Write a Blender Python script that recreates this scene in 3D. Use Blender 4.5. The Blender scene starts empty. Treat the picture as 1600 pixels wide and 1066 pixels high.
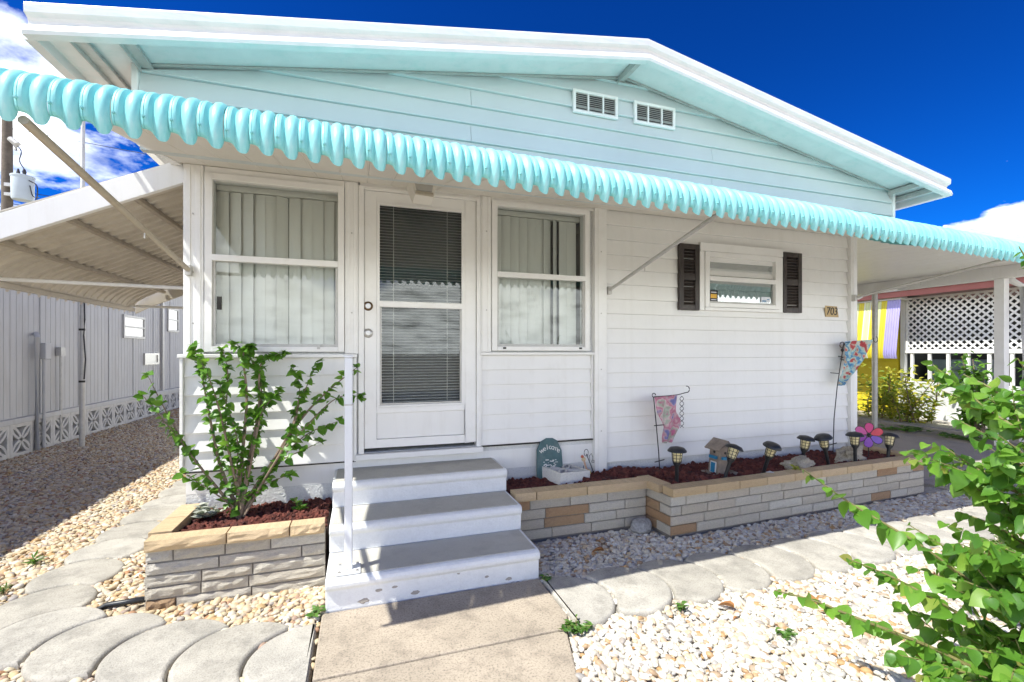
import bpy, bmesh, math, random
from math import sin, cos, pi, radians, atan2, sqrt
from mathutils import Vector, Matrix, Euler, noise
random.seed(7)
scene = bpy.context.scene
COL = scene.collection

# ---------------------------------------------------------------- camera
CAM_LOC = Vector((0.0, -3.72, 1.40)); HEAD = radians(18.24)
cd = bpy.data.cameras.new('camera'); cam = bpy.data.objects.new('camera', cd); COL.objects.link(cam)
cam.location = CAM_LOC; cam.rotation_euler = (radians(90), 0, -HEAD)
cd.sensor_width = 36.0; cd.lens = 16.2; cd.shift_y = 18.0 / 1600; cd.clip_start = 0.05; cd.clip_end = 2000
scene.camera = cam
# ---------------------------------------------------------------- light
SUN_DIR = Vector((-1.27, -0.45, 2.20)).normalized()       # towards the sun
SUN_EL = math.asin(SUN_DIR.z); SUN_AZ = atan2(SUN_DIR.x, SUN_DIR.y)
world = bpy.data.worlds.new('World'); scene.world = world; world.use_nodes = True
wn = world.node_tree.nodes; wl = world.node_tree.links; wn.clear()
def wnode(t, **k):
    n = wn.new(t)
    for a, b in k.items(): setattr(n, a, b)
    return n
sky = wnode('ShaderNodeTexSky', sky_type='NISHITA', sun_disc=False)
sky.sun_elevation = SUN_EL; sky.sun_rotation = SUN_AZ; sky.altitude = 0; sky.air_density = 1.0; sky.dust_density = 0.3; sky.ozone_density = 3.0
hs = wnode('ShaderNodeGamma'); hs.inputs['Gamma'].default_value = 1.55      # the deep polarised blue of the photograph, over the whole sky
wl.new(sky.outputs[0], hs.inputs['Color'])
bg = wnode('ShaderNodeBackground'); bg.inputs[1].default_value = 0.050
tintn = wnode('ShaderNodeMix', data_type='RGBA', blend_type='MULTIPLY'); tintn.inputs[0].default_value = 1.0; tintn.inputs[7].default_value = (0.012, 0.20, 0.48, 1)
wl.new(hs.outputs[0], tintn.inputs[6]); wl.new(tintn.outputs[2], bg.inputs[0])
tc = wnode('ShaderNodeTexCoord'); sep = wnode('ShaderNodeSeparateXYZ'); wl.new(tc.outputs['Generated'], sep.inputs[0])
def wmath(op, a, b=None, c=None, clamp=False):
    n = wnode('ShaderNodeMath', operation=op, use_clamp=clamp)
    for i, v in enumerate((a, b, c)):
        if v is None: continue
        if isinstance(v, (int, float)): n.inputs[i].default_value = v
        else: wl.new(v, n.inputs[i])
    return n.outputs[0]
zc = wmath('MAXIMUM', sep.outputs[2], 0.0)
den = wmath('ADD', zc, 0.22)
px_ = wmath('DIVIDE', sep.outputs[0], den); py_ = wmath('DIVIDE', sep.outputs[1], den)
comb = wnode('ShaderNodeCombineXYZ'); wl.new(px_, comb.inputs[0]); wl.new(py_, comb.inputs[1]); comb.inputs[2].default_value = 3.7
nz = wnode('ShaderNodeTexNoise'); nz.inputs['Scale'].default_value = 1.7; nz.inputs['Detail'].default_value = 9; nz.inputs['Roughness'].default_value = 0.58
wl.new(comb.outputs[0], nz.inputs['Vector'])
# cumulus bank: thick towards the horizon and in the north-west, thinning with height
west = wmath('MULTIPLY', sep.outputs[0], -0.27)
cover = wmath('MULTIPLY_ADD', zc, -0.52, west)
dens = wmath('ADD', nz.outputs['Fac'], cover)
bank = wmath('MULTIPLY', wmath('SUBTRACT', wmath('MULTIPLY_ADD', nz.outputs['Fac'], 0.42, 0.0), zc), 14.0, clamp=True)
mask = wmath('MAXIMUM', wmath('MULTIPLY', wmath('SUBTRACT', dens, 0.40), 5.0, clamp=True), bank)
bgc = wnode('ShaderNodeBackground'); bgc.inputs[0].default_value = (0.96, 1.0, 0.99, 1); nz2 = wnode('ShaderNodeTexNoise'); nz2.inputs['Scale'].default_value = 4.6; nz2.inputs['Detail'].default_value = 7; wl.new(comb.outputs[0], nz2.inputs['Vector'])
wl.new(wmath('MULTIPLY', wmath('MULTIPLY_ADD', nz2.outputs['Fac'], 2.6, -0.45, clamp=True), 1.75), bgc.inputs[1])
mixs = wnode('ShaderNodeMixShader'); wl.new(mask, mixs.inputs[0]); wl.new(bg.outputs[0], mixs.inputs[1]); wl.new(bgc.outputs[0], mixs.inputs[2])
wo = wnode('ShaderNodeOutputWorld'); wl.new(mixs.outputs[0], wo.inputs[0])
sl = bpy.data.lights.new('sun', 'SUN'); sl.energy = 2.9; sl.angle = radians(0.53); sl.color = (1.0, 0.98, 0.90)
so = bpy.data.objects.new('sun', sl); COL.objects.link(so); so.location = (-20, -8, 35)
so.rotation_euler = (-SUN_DIR).to_track_quat('-Z', 'Y').to_euler()
vs = scene.view_settings; vs.view_transform = 'Standard'; vs.look = 'None'; vs.gamma = 1.0; vs.exposure = 1.42; vs.use_curve_mapping = False
cy = scene.cycles; cy.use_denoising = True; cy.max_bounces = 7; cy.diffuse_bounces = 5; cy.glossy_bounces = 3; cy.transparent_max_bounces = 16
try: cy.denoiser = 'OPENIMAGEDENOISE'
except Exception: pass
cy.use_adaptive_sampling = True; cy.adaptive_threshold = 0.018; cy.sample_clamp_indirect = 6.0

# ---------------------------------------------------------------- materials
def ramp(nt, fac, stops, interp='LINEAR'):
    r = nt.nodes.new('ShaderNodeValToRGB'); r.color_ramp.interpolation = interp
    while len(r.color_ramp.elements) < len(stops): r.color_ramp.elements.new(0.5)
    for e, (p, c) in zip(r.color_ramp.elements, stops):
        e.position = p; e.color = (c[0], c[1], c[2], 1)
    nt.links.new(fac, r.inputs[0]); return r.outputs[0]
def mixc(nt, a, b, fac, mode='MIX'):
    m = nt.nodes.new('ShaderNodeMix'); m.data_type = 'RGBA'; m.blend_type = mode
    for s, v in ((6, a), (7, b)):
        if isinstance(v, (tuple, list)): m.inputs[s].default_value = (v[0], v[1], v[2], 1)
        else: nt.links.new(v, m.inputs[s])
    if isinstance(fac, (int, float)): m.inputs[0].default_value = fac
    else: nt.links.new(fac, m.inputs[0])
    return m.outputs[2]
def nznode(nt, scale, detail=5, rough=0.55, stretch=None, coord='Object'):
    t = nt.nodes.new('ShaderNodeTexCoord'); mp = nt.nodes.new('ShaderNodeMapping')
    nt.links.new(t.outputs[coord], mp.inputs[0])
    if stretch: mp.inputs['Scale'].default_value = stretch
    n = nt.nodes.new('ShaderNodeTexNoise'); n.inputs['Scale'].default_value = scale; n.inputs['Detail'].default_value = detail; n.inputs['Roughness'].default_value = rough
    nt.links.new(mp.outputs[0], n.inputs['Vector']); return n.outputs['Fac']
def M(name, col, rough=0.5, var=0.12, vscale=3.0, grime=None, gscale=1.2, gamt=0.3, stretch=None, bump=0.0, bscale=40.0, metal=0.0, rnd=None, spec=None, bdist=0.01, speck=0.0, sscale=180.0):
    """painted or mineral surface: base colour, a soft tonal noise, stains with a shape of their own, fine relief"""
    m = bpy.data.materials.new(name); m.use_nodes = True; nt = m.node_tree; b = nt.nodes['Principled BSDF']
    if rnd:
        oi = nt.nodes.new('ShaderNodeObjectInfo'); c = ramp(nt, oi.outputs['Random'], rnd, 'LINEAR')
    else:
        c = tuple(col)
    f = nznode(nt, vscale, 6, 0.6)
    lo = 1 - var; c = mixc(nt, c, ramp(nt, f, [(0.3, (lo, lo, lo)), (0.7, (1, 1, 1))]), 1.0, 'MULTIPLY')
    if speck:
        lo = 1 - speck; c = mixc(nt, c, ramp(nt, nznode(nt, sscale, 3, 0.7), [(0.33, (lo, lo, lo)), (0.5, (1, 1, 1)), (0.62, (1, 1, 1)), (0.72, (1.12, 1.12, 1.12))]), 1.0, 'MULTIPLY')
    if grime:
        g = nznode(nt, gscale, 8, 0.68, stretch)
        r = nt.nodes.new('ShaderNodeMapRange'); r.inputs[1].default_value = 0.5; r.inputs[2].default_value = 0.78; r.inputs[4].default_value = gamt
        nt.links.new(g, r.inputs[0]); c = mixc(nt, c, tuple(grime), r.outputs[0])
    nt.links.new(c, b.inputs['Base Color'])
    b.inputs['Roughness'].default_value = rough; b.inputs['Metallic'].default_value = metal
    if spec is not None: b.inputs['Specular IOR Level'].default_value = spec
    if bump:
        bn = nt.nodes.new('ShaderNodeBump'); bn.inputs['Strength'].default_value = bump; bn.inputs['Distance'].default_value = bdist
        nt.links.new(nznode(nt, bscale, 6, 0.62), bn.inputs['Height']); nt.links.new(bn.outputs[0], b.inputs['Normal'])
    return m
def leaf_mat(name, stops, gloss=0.38, trans=0.35, tcol=(0.25, 0.5, 0.04)):
    m = bpy.data.materials.new(name); m.use_nodes = True; nt = m.node_tree; b = nt.nodes['Principled BSDF']
    oi = nt.nodes.new('ShaderNodeObjectInfo'); at = nt.nodes.new('ShaderNodeAttribute'); at.attribute_name = 'tone'
    ad = nt.nodes.new('ShaderNodeMath'); ad.operation = 'ADD'; nt.links.new(oi.outputs['Random'], ad.inputs[0]); nt.links.new(at.outputs['Fac'], ad.inputs[1])
    fr = nt.nodes.new('ShaderNodeMath'); fr.operation = 'FRACT'; nt.links.new(ad.outputs[0], fr.inputs[0])
    c = ramp(nt, fr.outputs[0], stops)
    c = mixc(nt, c, ramp(nt, nznode(nt, 60, 3), [(0.3, (0.8, 0.8, 0.8)), (0.7, (1, 1, 1))]), 1.0, 'MULTIPLY')
    nt.links.new(c, b.inputs['Base Color']); b.inputs['Roughness'].default_value = gloss
    tr = nt.nodes.new('ShaderNodeBsdfTranslucent'); nt.links.new(mixc(nt, c, tcol, 0.45), tr.inputs[0])
    mx = nt.nodes.new('ShaderNodeMixShader'); mx.inputs[0].default_value = trans
    nt.links.new(b.outputs[0], mx.inputs[1]); nt.links.new(tr.outputs[0], mx.inputs[2])
    nt.links.new(mx.outputs[0], nt.nodes['Material Output'].inputs[0]); return m
def glass_mat(name, tint=(0.95, 0.97, 0.97), ior=1.5):
    m = bpy.data.materials.new(name); m.use_nodes = True; nt = m.node_tree; nt.nodes.clear()
    o = nt.nodes.new('ShaderNodeOutputMaterial'); t = nt.nodes.new('ShaderNodeBsdfTransparent'); t.inputs[0].default_value = (*tint, 1)
    g = nt.nodes.new('ShaderNodeBsdfGlossy'); g.inputs['Roughness'].default_value = 0.015; g.inputs[0].default_value = (1, 1, 1, 1)
    f = nt.nodes.new('ShaderNodeFresnel'); f.inputs[0].default_value = ior
    k = nt.nodes.new('ShaderNodeMath'); k.operation = 'MULTIPLY_ADD'; k.inputs[1].default_value = 0.75; k.inputs[2].default_value = 0.0; nt.links.new(f.outputs[0], k.inputs[0])
    x = nt.nodes.new('ShaderNodeMixShader'); nt.links.new(k.outputs[0], x.inputs[0]); nt.links.new(t.outputs[0], x.inputs[1]); nt.links.new(g.outputs[0], x.inputs[2])
    nt.links.new(x.outputs[0], o.inputs[0]); return m

MT = {}
MT['white'] = M('white_aluminium', (0.85, 0.845, 0.82), 0.42, 0.06, 2.0, grime=(0.55, 0.52, 0.45), gscale=2.2, gamt=0.22, stretch=(6, 6, 0.7), bump=0.04, bscale=90)
MT['trim'] = M('white_trim', (0.86, 0.855, 0.83), 0.40, 0.05, 3.0, grime=(0.50, 0.46, 0.38), gscale=5, gamt=0.22, bump=0.03, bscale=70)
MT['fascia'] = M('fascia_paint', (0.80, 0.79, 0.77), 0.38, 0.10, 5.0, grime=(0.36, 0.60, 0.56), gscale=9, gamt=0.4, stretch=(0.6, 1, 4), bump=0.05, bscale=60)
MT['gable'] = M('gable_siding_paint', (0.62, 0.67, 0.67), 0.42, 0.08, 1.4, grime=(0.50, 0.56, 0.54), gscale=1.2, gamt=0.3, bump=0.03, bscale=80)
MT['stucco'] = M('foundation_stucco', (0.76, 0.77, 0.76), 0.8, 0.12, 4, grime=(0.35, 0.33, 0.29), gscale=6, gamt=0.30, bump=0.8, bscale=55, bdist=0.012, speck=0.15, sscale=90)
MT['awning'] = M('turquoise_enamel', None, 0.48, 0.10, 14, grime=(0.60, 0.80, 0.77), gscale=16, gamt=0.55, stretch=(1.6, 0.5, 0.45), bump=0.10, bscale=45, rnd=[(0, (0.23, 0.64, 0.645)), (1, (0.29, 0.70, 0.69))])
MT['soffit'] = M('soffit_paint', (0.80, 0.77, 0.70), 0.5, 0.06, 3, grime=(0.42, 0.36, 0.27), gscale=3, gamt=0.25, bump=0.03)
MT['galv'] = M('weathered_aluminium', (0.56, 0.55, 0.52), 0.45, 0.15, 12, grime=(0.25, 0.22, 0.18), gscale=14, gamt=0.4, metal=0.25, bump=0.06, bscale=80)
MT['tanpipe'] = M('tan_painted_pipe', (0.50, 0.44, 0.35), 0.5, 0.12, 12, grime=(0.24, 0.17, 0.11), gscale=16, gamt=0.5)
MT['dark'] = M('dark_rubber', (0.03, 0.028, 0.025), 0.7, 0.2, 10)  # near-black of the flashing, latches, vent screens and mast straps
MT['blind'] = M('vinyl_blind', (0.82, 0.80, 0.73), 0.55, 0.05, 4)
MT['miniblind'] = M('mini_blind_slat', (0.62, 0.61, 0.58), 0.45, 0.06, 5)
MT['glass'] = glass_mat('window_glass')
MT['interior'] = M('room_wall', (0.30, 0.27, 0.23), 0.8, 0.1, 2)
MT['shutter'] = M('brown_black_shutter', (0.040, 0.030, 0.026), 0.45, 0.25, 9, grime=(0.16, 0.13, 0.11), gscale=10, gamt=0.4, bump=0.1, bscale=60)
MT['steptop'] = M('grey_tread_paint', (0.52, 0.50, 0.44), 0.75, 0.10, 5, grime=(0.22, 0.20, 0.17), gscale=7, gamt=0.35, bump=0.35, bscale=160, bdist=0.004, speck=0.2, sscale=200)
MT['stepwhite'] = M('white_painted_concrete', (0.80, 0.81, 0.81), 0.65, 0.05, 9, grime=(0.30, 0.29, 0.27), gscale=30, gamt=0.16, bump=0.5, bscale=70, bdist=0.006, speck=0.06, sscale=120)
MT['rail'] = M('white_handrail_paint', (0.78, 0.80, 0.82), 0.35, 0.05, 10, grime=(0.4, 0.4, 0.42), gscale=20, gamt=0.25)
MT['concrete'] = M('walk_concrete', (0.45, 0.38, 0.295), 0.85, 0.26, 3.0, grime=(0.12, 0.10, 0.08), gscale=8.0, gamt=0.75, bump=0.35, bscale=150, bdist=0.005, speck=0.5, sscale=95)
MT['drive'] = M('driveway_concrete', (0.44, 0.40, 0.35), 0.88, 0.2, 1.3, grime=(0.2, 0.18, 0.15), gscale=2, gamt=0.5, bump=0.25, bscale=120, bdist=0.004, speck=0.3, sscale=90)
MT['paver'] = M('cast_paver', None, 0.88, 0.36, 4.2, grime=(0.17, 0.16, 0.14), gscale=6.5, gamt=0.75, bump=0.5, bscale=110, bdist=0.006, rnd=[(0, (0.46, 0.43, 0.37)), (1, (0.54, 0.51, 0.45))], speck=0.34, sscale=130)
MT['brick'] = M('split_stone_brick', None, 0.85, 0.25, 16, grime=(0.42, 0.37, 0.29), gscale=14, gamt=0.4, bump=0.9, bscale=60, bdist=0.012,
               speck=0.30, sscale=85, rnd=[(0, (0.80, 0.74, 0.62)), (0.35, (0.72, 0.65, 0.53)), (0.7, (0.84, 0.80, 0.70)), (1, (0.76, 0.67, 0.54))])
MT['brick_tan'] = M('tan_split_stone_brick', None, 0.85, 0.25, 16, grime=(0.62, 0.48, 0.33), gscale=14, gamt=0.4, bump=0.9, bscale=60, bdist=0.012, speck=0.30, sscale=85, rnd=[(0, (0.54, 0.33, 0.18)), (1, (0.60, 0.40, 0.23))])
MT['cap'] = M('tan_cap_stone', None, 0.85, 0.22, 12, grime=(0.40, 0.29, 0.16), gscale=10, gamt=0.4, bump=0.6, bscale=90, bdist=0.007, rnd=[(0, (0.58, 0.43, 0.25)), (1, (0.66, 0.50, 0.31))], speck=0.4, sscale=110)
MT['mortar'] = M('grey_mortar', (0.30, 0.27, 0.23), 0.95, 0.2, 20, bump=0.4)
MT['soil'] = M('dark_soil', (0.055, 0.030, 0.024), 0.95, 0.3, 10, bump=0.8, bscale=30, bdist=0.02)
MT['ground'] = M('sandy_ground', (0.42, 0.37, 0.28), 0.95, 0.35, 0.7, grime=(0.12, 0.16, 0.05), gscale=0.5, gamt=0.7, bump=0.5, bscale=12)
MT['grit_left'] = M('gravel_bed_tan', (0.52, 0.43, 0.30), 0.95, 0.45, 38, bump=0.9, bscale=36, bdist=0.02)
MT['grit_right'] = M('gravel_bed_pale', (0.62, 0.58, 0.50), 0.95, 0.45, 38, bump=0.9, bscale=36, bdist=0.02)
PT = [(0, (0.66, 0.58, 0.43)), (0.25, (0.55, 0.41, 0.23)), (0.42, (0.68, 0.63, 0.52)), (0.58, (0.48, 0.30, 0.13)), (0.70, (0.62, 0.51, 0.33)), (0.83, (0.34, 0.31, 0.29)), (0.92, (0.40, 0.20, 0.09)), (1, (0.70, 0.67, 0.60))]
PW = [(0, (0.68, 0.66, 0.60)), (0.28, (0.60, 0.54, 0.43)), (0.48, (0.70, 0.68, 0.63)), (0.62, (0.54, 0.42, 0.27)), (0.74, (0.61, 0.58, 0.53)), (0.85, (0.46, 0.27, 0.11)), (0.92, (0.32, 0.30, 0.28)), (1, (0.70, 0.67, 0.61))]
MT['pebble_tan'] = M('river_pebble_tan', None, 0.62, 0.2, 30, rnd=PT, bump=0.15, bscale=50)
MT['pebble_white'] = M('river_pebble_white', None, 0.60, 0.14, 30, rnd=PW, bump=0.15, bscale=50)
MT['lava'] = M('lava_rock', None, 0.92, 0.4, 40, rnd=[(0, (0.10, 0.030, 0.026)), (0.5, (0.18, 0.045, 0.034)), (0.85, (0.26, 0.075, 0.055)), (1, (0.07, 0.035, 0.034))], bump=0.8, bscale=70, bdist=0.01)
MT['lava_lit'] = M('sunlit_lava_rock', None, 0.9, 0.35, 40, rnd=[(0, (0.16, 0.045, 0.030)), (0.5, (0.27, 0.075, 0.05)), (1, (0.10, 0.035, 0.03))], bump=0.8, bscale=70, bdist=0.01)  # brighter copy of the lava rock, sunlight put into its colour
MT['leaf'] = leaf_mat('bush_leaf', [(0, (0.065, 0.18, 0.022)), (0.4, (0.115, 0.275, 0.030)), (0.8, (0.18, 0.36, 0.045)), (0.96, (0.26, 0.40, 0.06)), (1, (0.26, 0.20, 0.06))], 0.40, 0.42)
MT['leaf2'] = leaf_mat('shrub_leaf', [(0, (0.055, 0.16, 0.02)), (0.5, (0.11, 0.28, 0.03)), (1, (0.20, 0.38, 0.05))], 0.40, 0.42)
MT['leafy'] = leaf_mat('yellow_leaf', [(0, (0.10, 0.24, 0.03)), (0.4, (0.45, 0.45, 0.05)), (1, (0.66, 0.58, 0.08))])
MT['leafd'] = leaf_mat('weed_leaf', [(0, (0.05, 0.14, 0.02)), (1, (0.13, 0.26, 0.05))])
MT['succ'] = leaf_mat('silver_leaf', [(0, (0.30, 0.32, 0.27)), (1, (0.44, 0.45, 0.38))], 0.6, 0.1)
MT['stem'] = M('stem_bark', (0.27, 0.20, 0.14), 0.85, 0.3, 25, bump=0.4, bscale=80)
MT['stemg'] = M('young_stem', (0.22, 0.20, 0.07), 0.7, 0.3, 25)
MT['black'] = M('black_plastic', (0.018, 0.020, 0.024), 0.42, 0.3, 14, grime=(0.10, 0.10, 0.10), gscale=20, gamt=0.4)
MT['lens'] = M('amber_lens', (0.72, 0.62, 0.34), 0.35, 0.1, 20)
MT['iron'] = M('black_iron', (0.02, 0.018, 0.018), 0.5, 0.2, 20)
MT['rock'] = M('pale_rock', (0.54, 0.48, 0.38), 0.9, 0.35, 9, grime=(0.30, 0.24, 0.17), gscale=10, gamt=0.5, bump=0.9, bscale=25, bdist=0.03, speck=0.4, sscale=60)
MT['rockgrey'] = M('grey_speckled_rock', (0.36, 0.36, 0.36), 0.85, 0.5, 60, bump=0.4, bscale=70)
MT['rockwhite'] = M('white_quartz_rock', (0.66, 0.65, 0.64), 0.7, 0.2, 20, bump=0.4, bscale=30)
MT['slate'] = M('teal_slate', (0.085, 0.165, 0.175), 0.7, 0.35, 12, grime=(0.26, 0.30, 0.28), gscale=9, gamt=0.55, bump=0.4, bscale=60)
MT['lettering'] = M('white_lettering', (0.75, 0.75, 0.72), 0.6, 0.1, 30)
MT['castwhite'] = M('white_cast_block', (0.70, 0.69, 0.66), 0.8, 0.1, 12, grime=(0.4, 0.37, 0.32), gscale=10, gamt=0.3, bump=0.4, bscale=90, speck=0.2, sscale=140)
MT['oldwood'] = M('weathered_wood', (0.33, 0.27, 0.22), 0.85, 0.4, 16, grime=(0.34, 0.30, 0.26), gscale=14, gamt=0.5, bump=0.5, bscale=50)
MT['bluepaint'] = M('blue_craft_paint', (0.02, 0.22, 0.42), 0.6, 0.2, 30)
MT['plaque'] = M('tan_plaque', (0.52, 0.38, 0.19), 0.6, 0.15, 14)
MT['ink'] = M('black_ink', (0.015, 0.012, 0.01), 0.5, 0.1, 10)
MT['brass'] = M('tarnished_brass', (0.16, 0.10, 0.05), 0.4, 0.3, 40, metal=0.6)
MT['steel'] = M('brushed_steel', (0.55, 0.54, 0.52), 0.32, 0.15, 40, metal=0.8)
MT['sign_yellow'] = M('sticker_yellow', (0.75, 0.42, 0.04), 0.5, 0.1, 20)
MT['sign_white'] = M('sticker_white', (0.70, 0.72, 0.78), 0.5, 0.1, 20)
MT['sign_black'] = M('sticker_black', (0.012, 0.012, 0.014), 0.5, 0.1, 20)
MT['nwall'] = M('neighbour_metal_wall', (0.56, 0.56, 0.55), 0.55, 0.08, 1.5, grime=(0.34, 0.31, 0.27), gscale=2.4, gamt=0.45, stretch=(1, 5, 0.6), bump=0.04)
MT['nblock'] = M('neighbour_breeze_block', (0.66, 0.65, 0.62), 0.85, 0.15, 10, grime=(0.3, 0.28, 0.25), gscale=8, gamt=0.4, bump=0.4)
MT['corrug'] = M('old_corrugated_cover', (0.66, 0.61, 0.52), 0.55, 0.1, 4, grime=(0.30, 0.25, 0.18), gscale=6, gamt=0.4)
MT['redroof'] = M('brick_red_metal', (0.30, 0.085, 0.07), 0.5, 0.15, 4)
MT['stripe_yellow'] = M('yellow_stripe', (0.66, 0.55, 0.03), 0.5, 0.1, 5)
MT['stripe_lime'] = M('pale_lime_stripe', (0.62, 0.66, 0.34), 0.5, 0.1, 5)
MT['stripe_white'] = M('white_stripe', (0.78, 0.78, 0.74), 0.5, 0.1, 5)
MT['stripe_purple'] = M('lavender_stripe', (0.40, 0.36, 0.68), 0.5, 0.1, 5)
MT['yellowwall'] = M('yellow_lap_wall', (0.70, 0.56, 0.02), 0.6, 0.1, 5)
MT['pole'] = M('timber_pole', (0.16, 0.13, 0.10), 0.9, 0.4, 6, bump=0.5)
MT['canister'] = M('transformer_grey', (0.46, 0.52, 0.56), 0.45, 0.1, 4)
MT['wire'] = M('cable_black', (0.03, 0.03, 0.035), 0.6, 0.1, 10)
MT['dull'] = M('dark_porch_room', (0.10, 0.11, 0.11), 0.8, 0.2, 2)
MT['appliance'] = M('blue_grey_cabinet', (0.22, 0.29, 0.33), 0.5, 0.1, 3)
MT['asphalt'] = M('street_asphalt', (0.16, 0.155, 0.145), 0.9, 0.3, 3, bump=0.4, bscale=100)
def petal_mat(name, c): return M(name, c, 0.45, 0.15, 14)
def cloth_mat(name, stops, scale):
    m = bpy.data.materials.new(name); m.use_nodes = True; nt = m.node_tree; b = nt.nodes['Principled BSDF']
    f = nznode(nt, scale, 2.5, 0.5); g = nznode(nt, scale * 3.1, 2)
    c = ramp(nt, f, stops, 'LINEAR'); c = mixc(nt, c, ramp(nt, g, [(0.42, (0.75, 0.72, 0.66)), (0.62, (1, 1, 1))]), 0.7, 'MULTIPLY')
    nt.links.new(c, b.inputs['Base Color']); b.inputs['Roughness'].default_value = 0.7
    tr = nt.nodes.new('ShaderNodeBsdfTranslucent'); nt.links.new(c, tr.inputs[0]); mx = nt.nodes.new('ShaderNodeMixShader'); mx.inputs[0].default_value = 0.3
    nt.links.new(b.outputs[0], mx.inputs[1]); nt.links.new(tr.outputs[0], mx.inputs[2]); nt.links.new(mx.outputs[0], nt.nodes['Material Output'].inputs[0]); return m
MT['flag_a'] = cloth_mat('pink_blue_flag_cloth', [(0.28, (0.10, 0.16, 0.40)), (0.40, (0.24, 0.24, 0.52)), (0.45, (0.66, 0.46, 0.50)), (0.52, (0.58, 0.20, 0.32)), (0.58, (0.70, 0.56, 0.56)), (0.64, (0.40, 0.50, 0.40)), (0.72, (0.55, 0.16, 0.28))], 9)
MT['flag_b'] = cloth_mat('red_aqua_flag_cloth', [(0.28, (0.50, 0.05, 0.06)), (0.40, (0.56, 0.10, 0.10)), (0.44, (0.66, 0.66, 0.56)), (0.50, (0.40, 0.66, 0.70)), (0.56, (0.04, 0.24, 0.55)), (0.61, (0.62, 0.66, 0.50)), (0.68, (0.60, 0.07, 0.10))], 9)

# ---------------------------------------------------------------- mesh helpers
class MB:
    def __init__(s): s.v = []; s.f = []; s.smooth = []
    def add(s, vs, fs, smooth=False):
        o = len(s.v); s.v += [tuple(v) for v in vs]; s.f += [tuple(i + o for i in f) for f in fs]; s.smooth += [smooth] * len(fs); return s
    def box(s, x0, x1, y0, y1, z0, z1, mat=None):
        vs = [(x, y, z) for x in (x0, x1) for y in (y0, y1) for z in (z0, z1)]
        if mat is not None: vs = [mat @ Vector(v) for v in vs]
        return s.add(vs, [(0, 1, 3, 2), (4, 6, 7, 5), (0, 4, 5, 1), (2, 3, 7, 6), (0, 2, 6, 4), (1, 5, 7, 3)])
    def sweep(s, rings, closed=True, cap=True, smooth=False):
        n = len(rings[0]); vs = [p for r in rings for p in r]; fs = []
        for i in range(len(rings) - 1):
            for j in range(n if closed else n - 1):
                a, b = i * n + j, i * n + (j + 1) % n; fs.append((a, b, b + n, a + n))
        s.add(vs, fs, smooth)
        if cap and closed:
            s.add(rings[0], [tuple(range(n))[::-1]]); s.add(rings[-1], [tuple(range(n))])
        return s
    def tube(s, pts, r, n=8, cap=True, smooth=True):
        pts = [Vector(p) for p in pts]; rs = r if isinstance(r, (list, tuple)) else [r] * len(pts); rings = []
        for i, p in enumerate(pts):
            d = (pts[min(i + 1, len(pts) - 1)] - pts[max(i - 1, 0)]).normalized()
            u = d.cross(Vector((0, 0, 1)));
            if u.length < 1e-3: u = d.cross(Vector((0, 1, 0)))
            u.normalize(); w = u.cross(d)
            rings.append([p + (u * cos(2 * pi * k / n) + w * sin(2 * pi * k / n)) * rs[i] for k in range(n)])
        return s.sweep(rings, True, cap, smooth)
    def prism(s, poly, axis, a, b):
        def P(p, t): return (t, p[0], p[1]) if axis == 'x' else ((p[0], t, p[1]) if axis == 'y' else (p[0], p[1], t))
        return s.sweep([[P(p, a) for p in poly], [P(p, b) for p in poly]])
    def lathe(s, prof, n=20, c=(0, 0, 0), mat=None, smooth=True):
        rings = []
        for r, z in prof:
            ring = [Vector((c[0] + r * cos(2 * pi * k / n), c[1] + r * sin(2 * pi * k / n), c[2] + z)) for k in range(n)]
            rings.append([mat @ p for p in ring] if mat is not None else ring)
        return s.sweep(rings, True, True, smooth)
    def data(s, name, mat):
        me = bpy.data.meshes.new(name); me.from_pydata(s.v, [], s.f); me.update()
        bm = bmesh.new(); bm.from_mesh(me); bmesh.ops.remove_doubles(bm, verts=bm.verts, dist=1e-6); bmesh.ops.recalc_face_normals(bm, faces=bm.faces); bm.to_mesh(me); bm.free()
        if any(s.smooth):
            me.polygons.foreach_set('use_smooth', [True] * len(me.polygons)); 
            try: me.set_sharp_from_angle(angle=radians(40))
            except Exception: pass
        me.materials.append(MT[mat] if isinstance(mat, str) else mat); return me
WLOC = {}
def empty(name, loc, label, cat, group=None, kind=None):
    o = bpy.data.objects.new(name, None); COL.objects.link(o); o.location = loc; o.empty_display_size = 0.1; WLOC[o] = Vector(loc)
    tag(o, label, cat, group, kind); return o
def tag(o, label=None, cat=None, group=None, kind=None):
    if label: o['label'] = label
    if cat: o['category'] = cat
    if group: o['group'] = group
    if kind: o['kind'] = kind
    return o
def put(name, data, parent=None, loc=(0, 0, 0), rot=(0, 0, 0), scale=(1, 1, 1), world=True):
    """link mesh data; with world=True loc is a world position even under a (translated) parent"""
    o = bpy.data.objects.new(name, data); COL.objects.link(o); loc = Vector(loc)
    if parent is not None:
        o.parent = parent
        o.location = loc - WLOC.get(parent, Vector()) if world else loc
    else: o.location = loc
    o.rotation_euler = rot; o.scale = scale; WLOC[o] = loc; return o
def W(name, mb, mat, parent=None, bev=0.0, seg=2):
    o = put(name, mb.data(name, mat), parent)
    if bev:
        m = o.modifiers.new('bevel', 'BEVEL'); m.width = bev; m.segments = seg; m.limit_method = 'ANGLE'; m.angle_limit = radians(35)
    return o
def struct(name, mb, mat, bev=0.0):
    o = W(name, mb, mat, None, bev); o['kind'] = 'structure'; return o
def bx(*a): return MB().box(*a)
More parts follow.
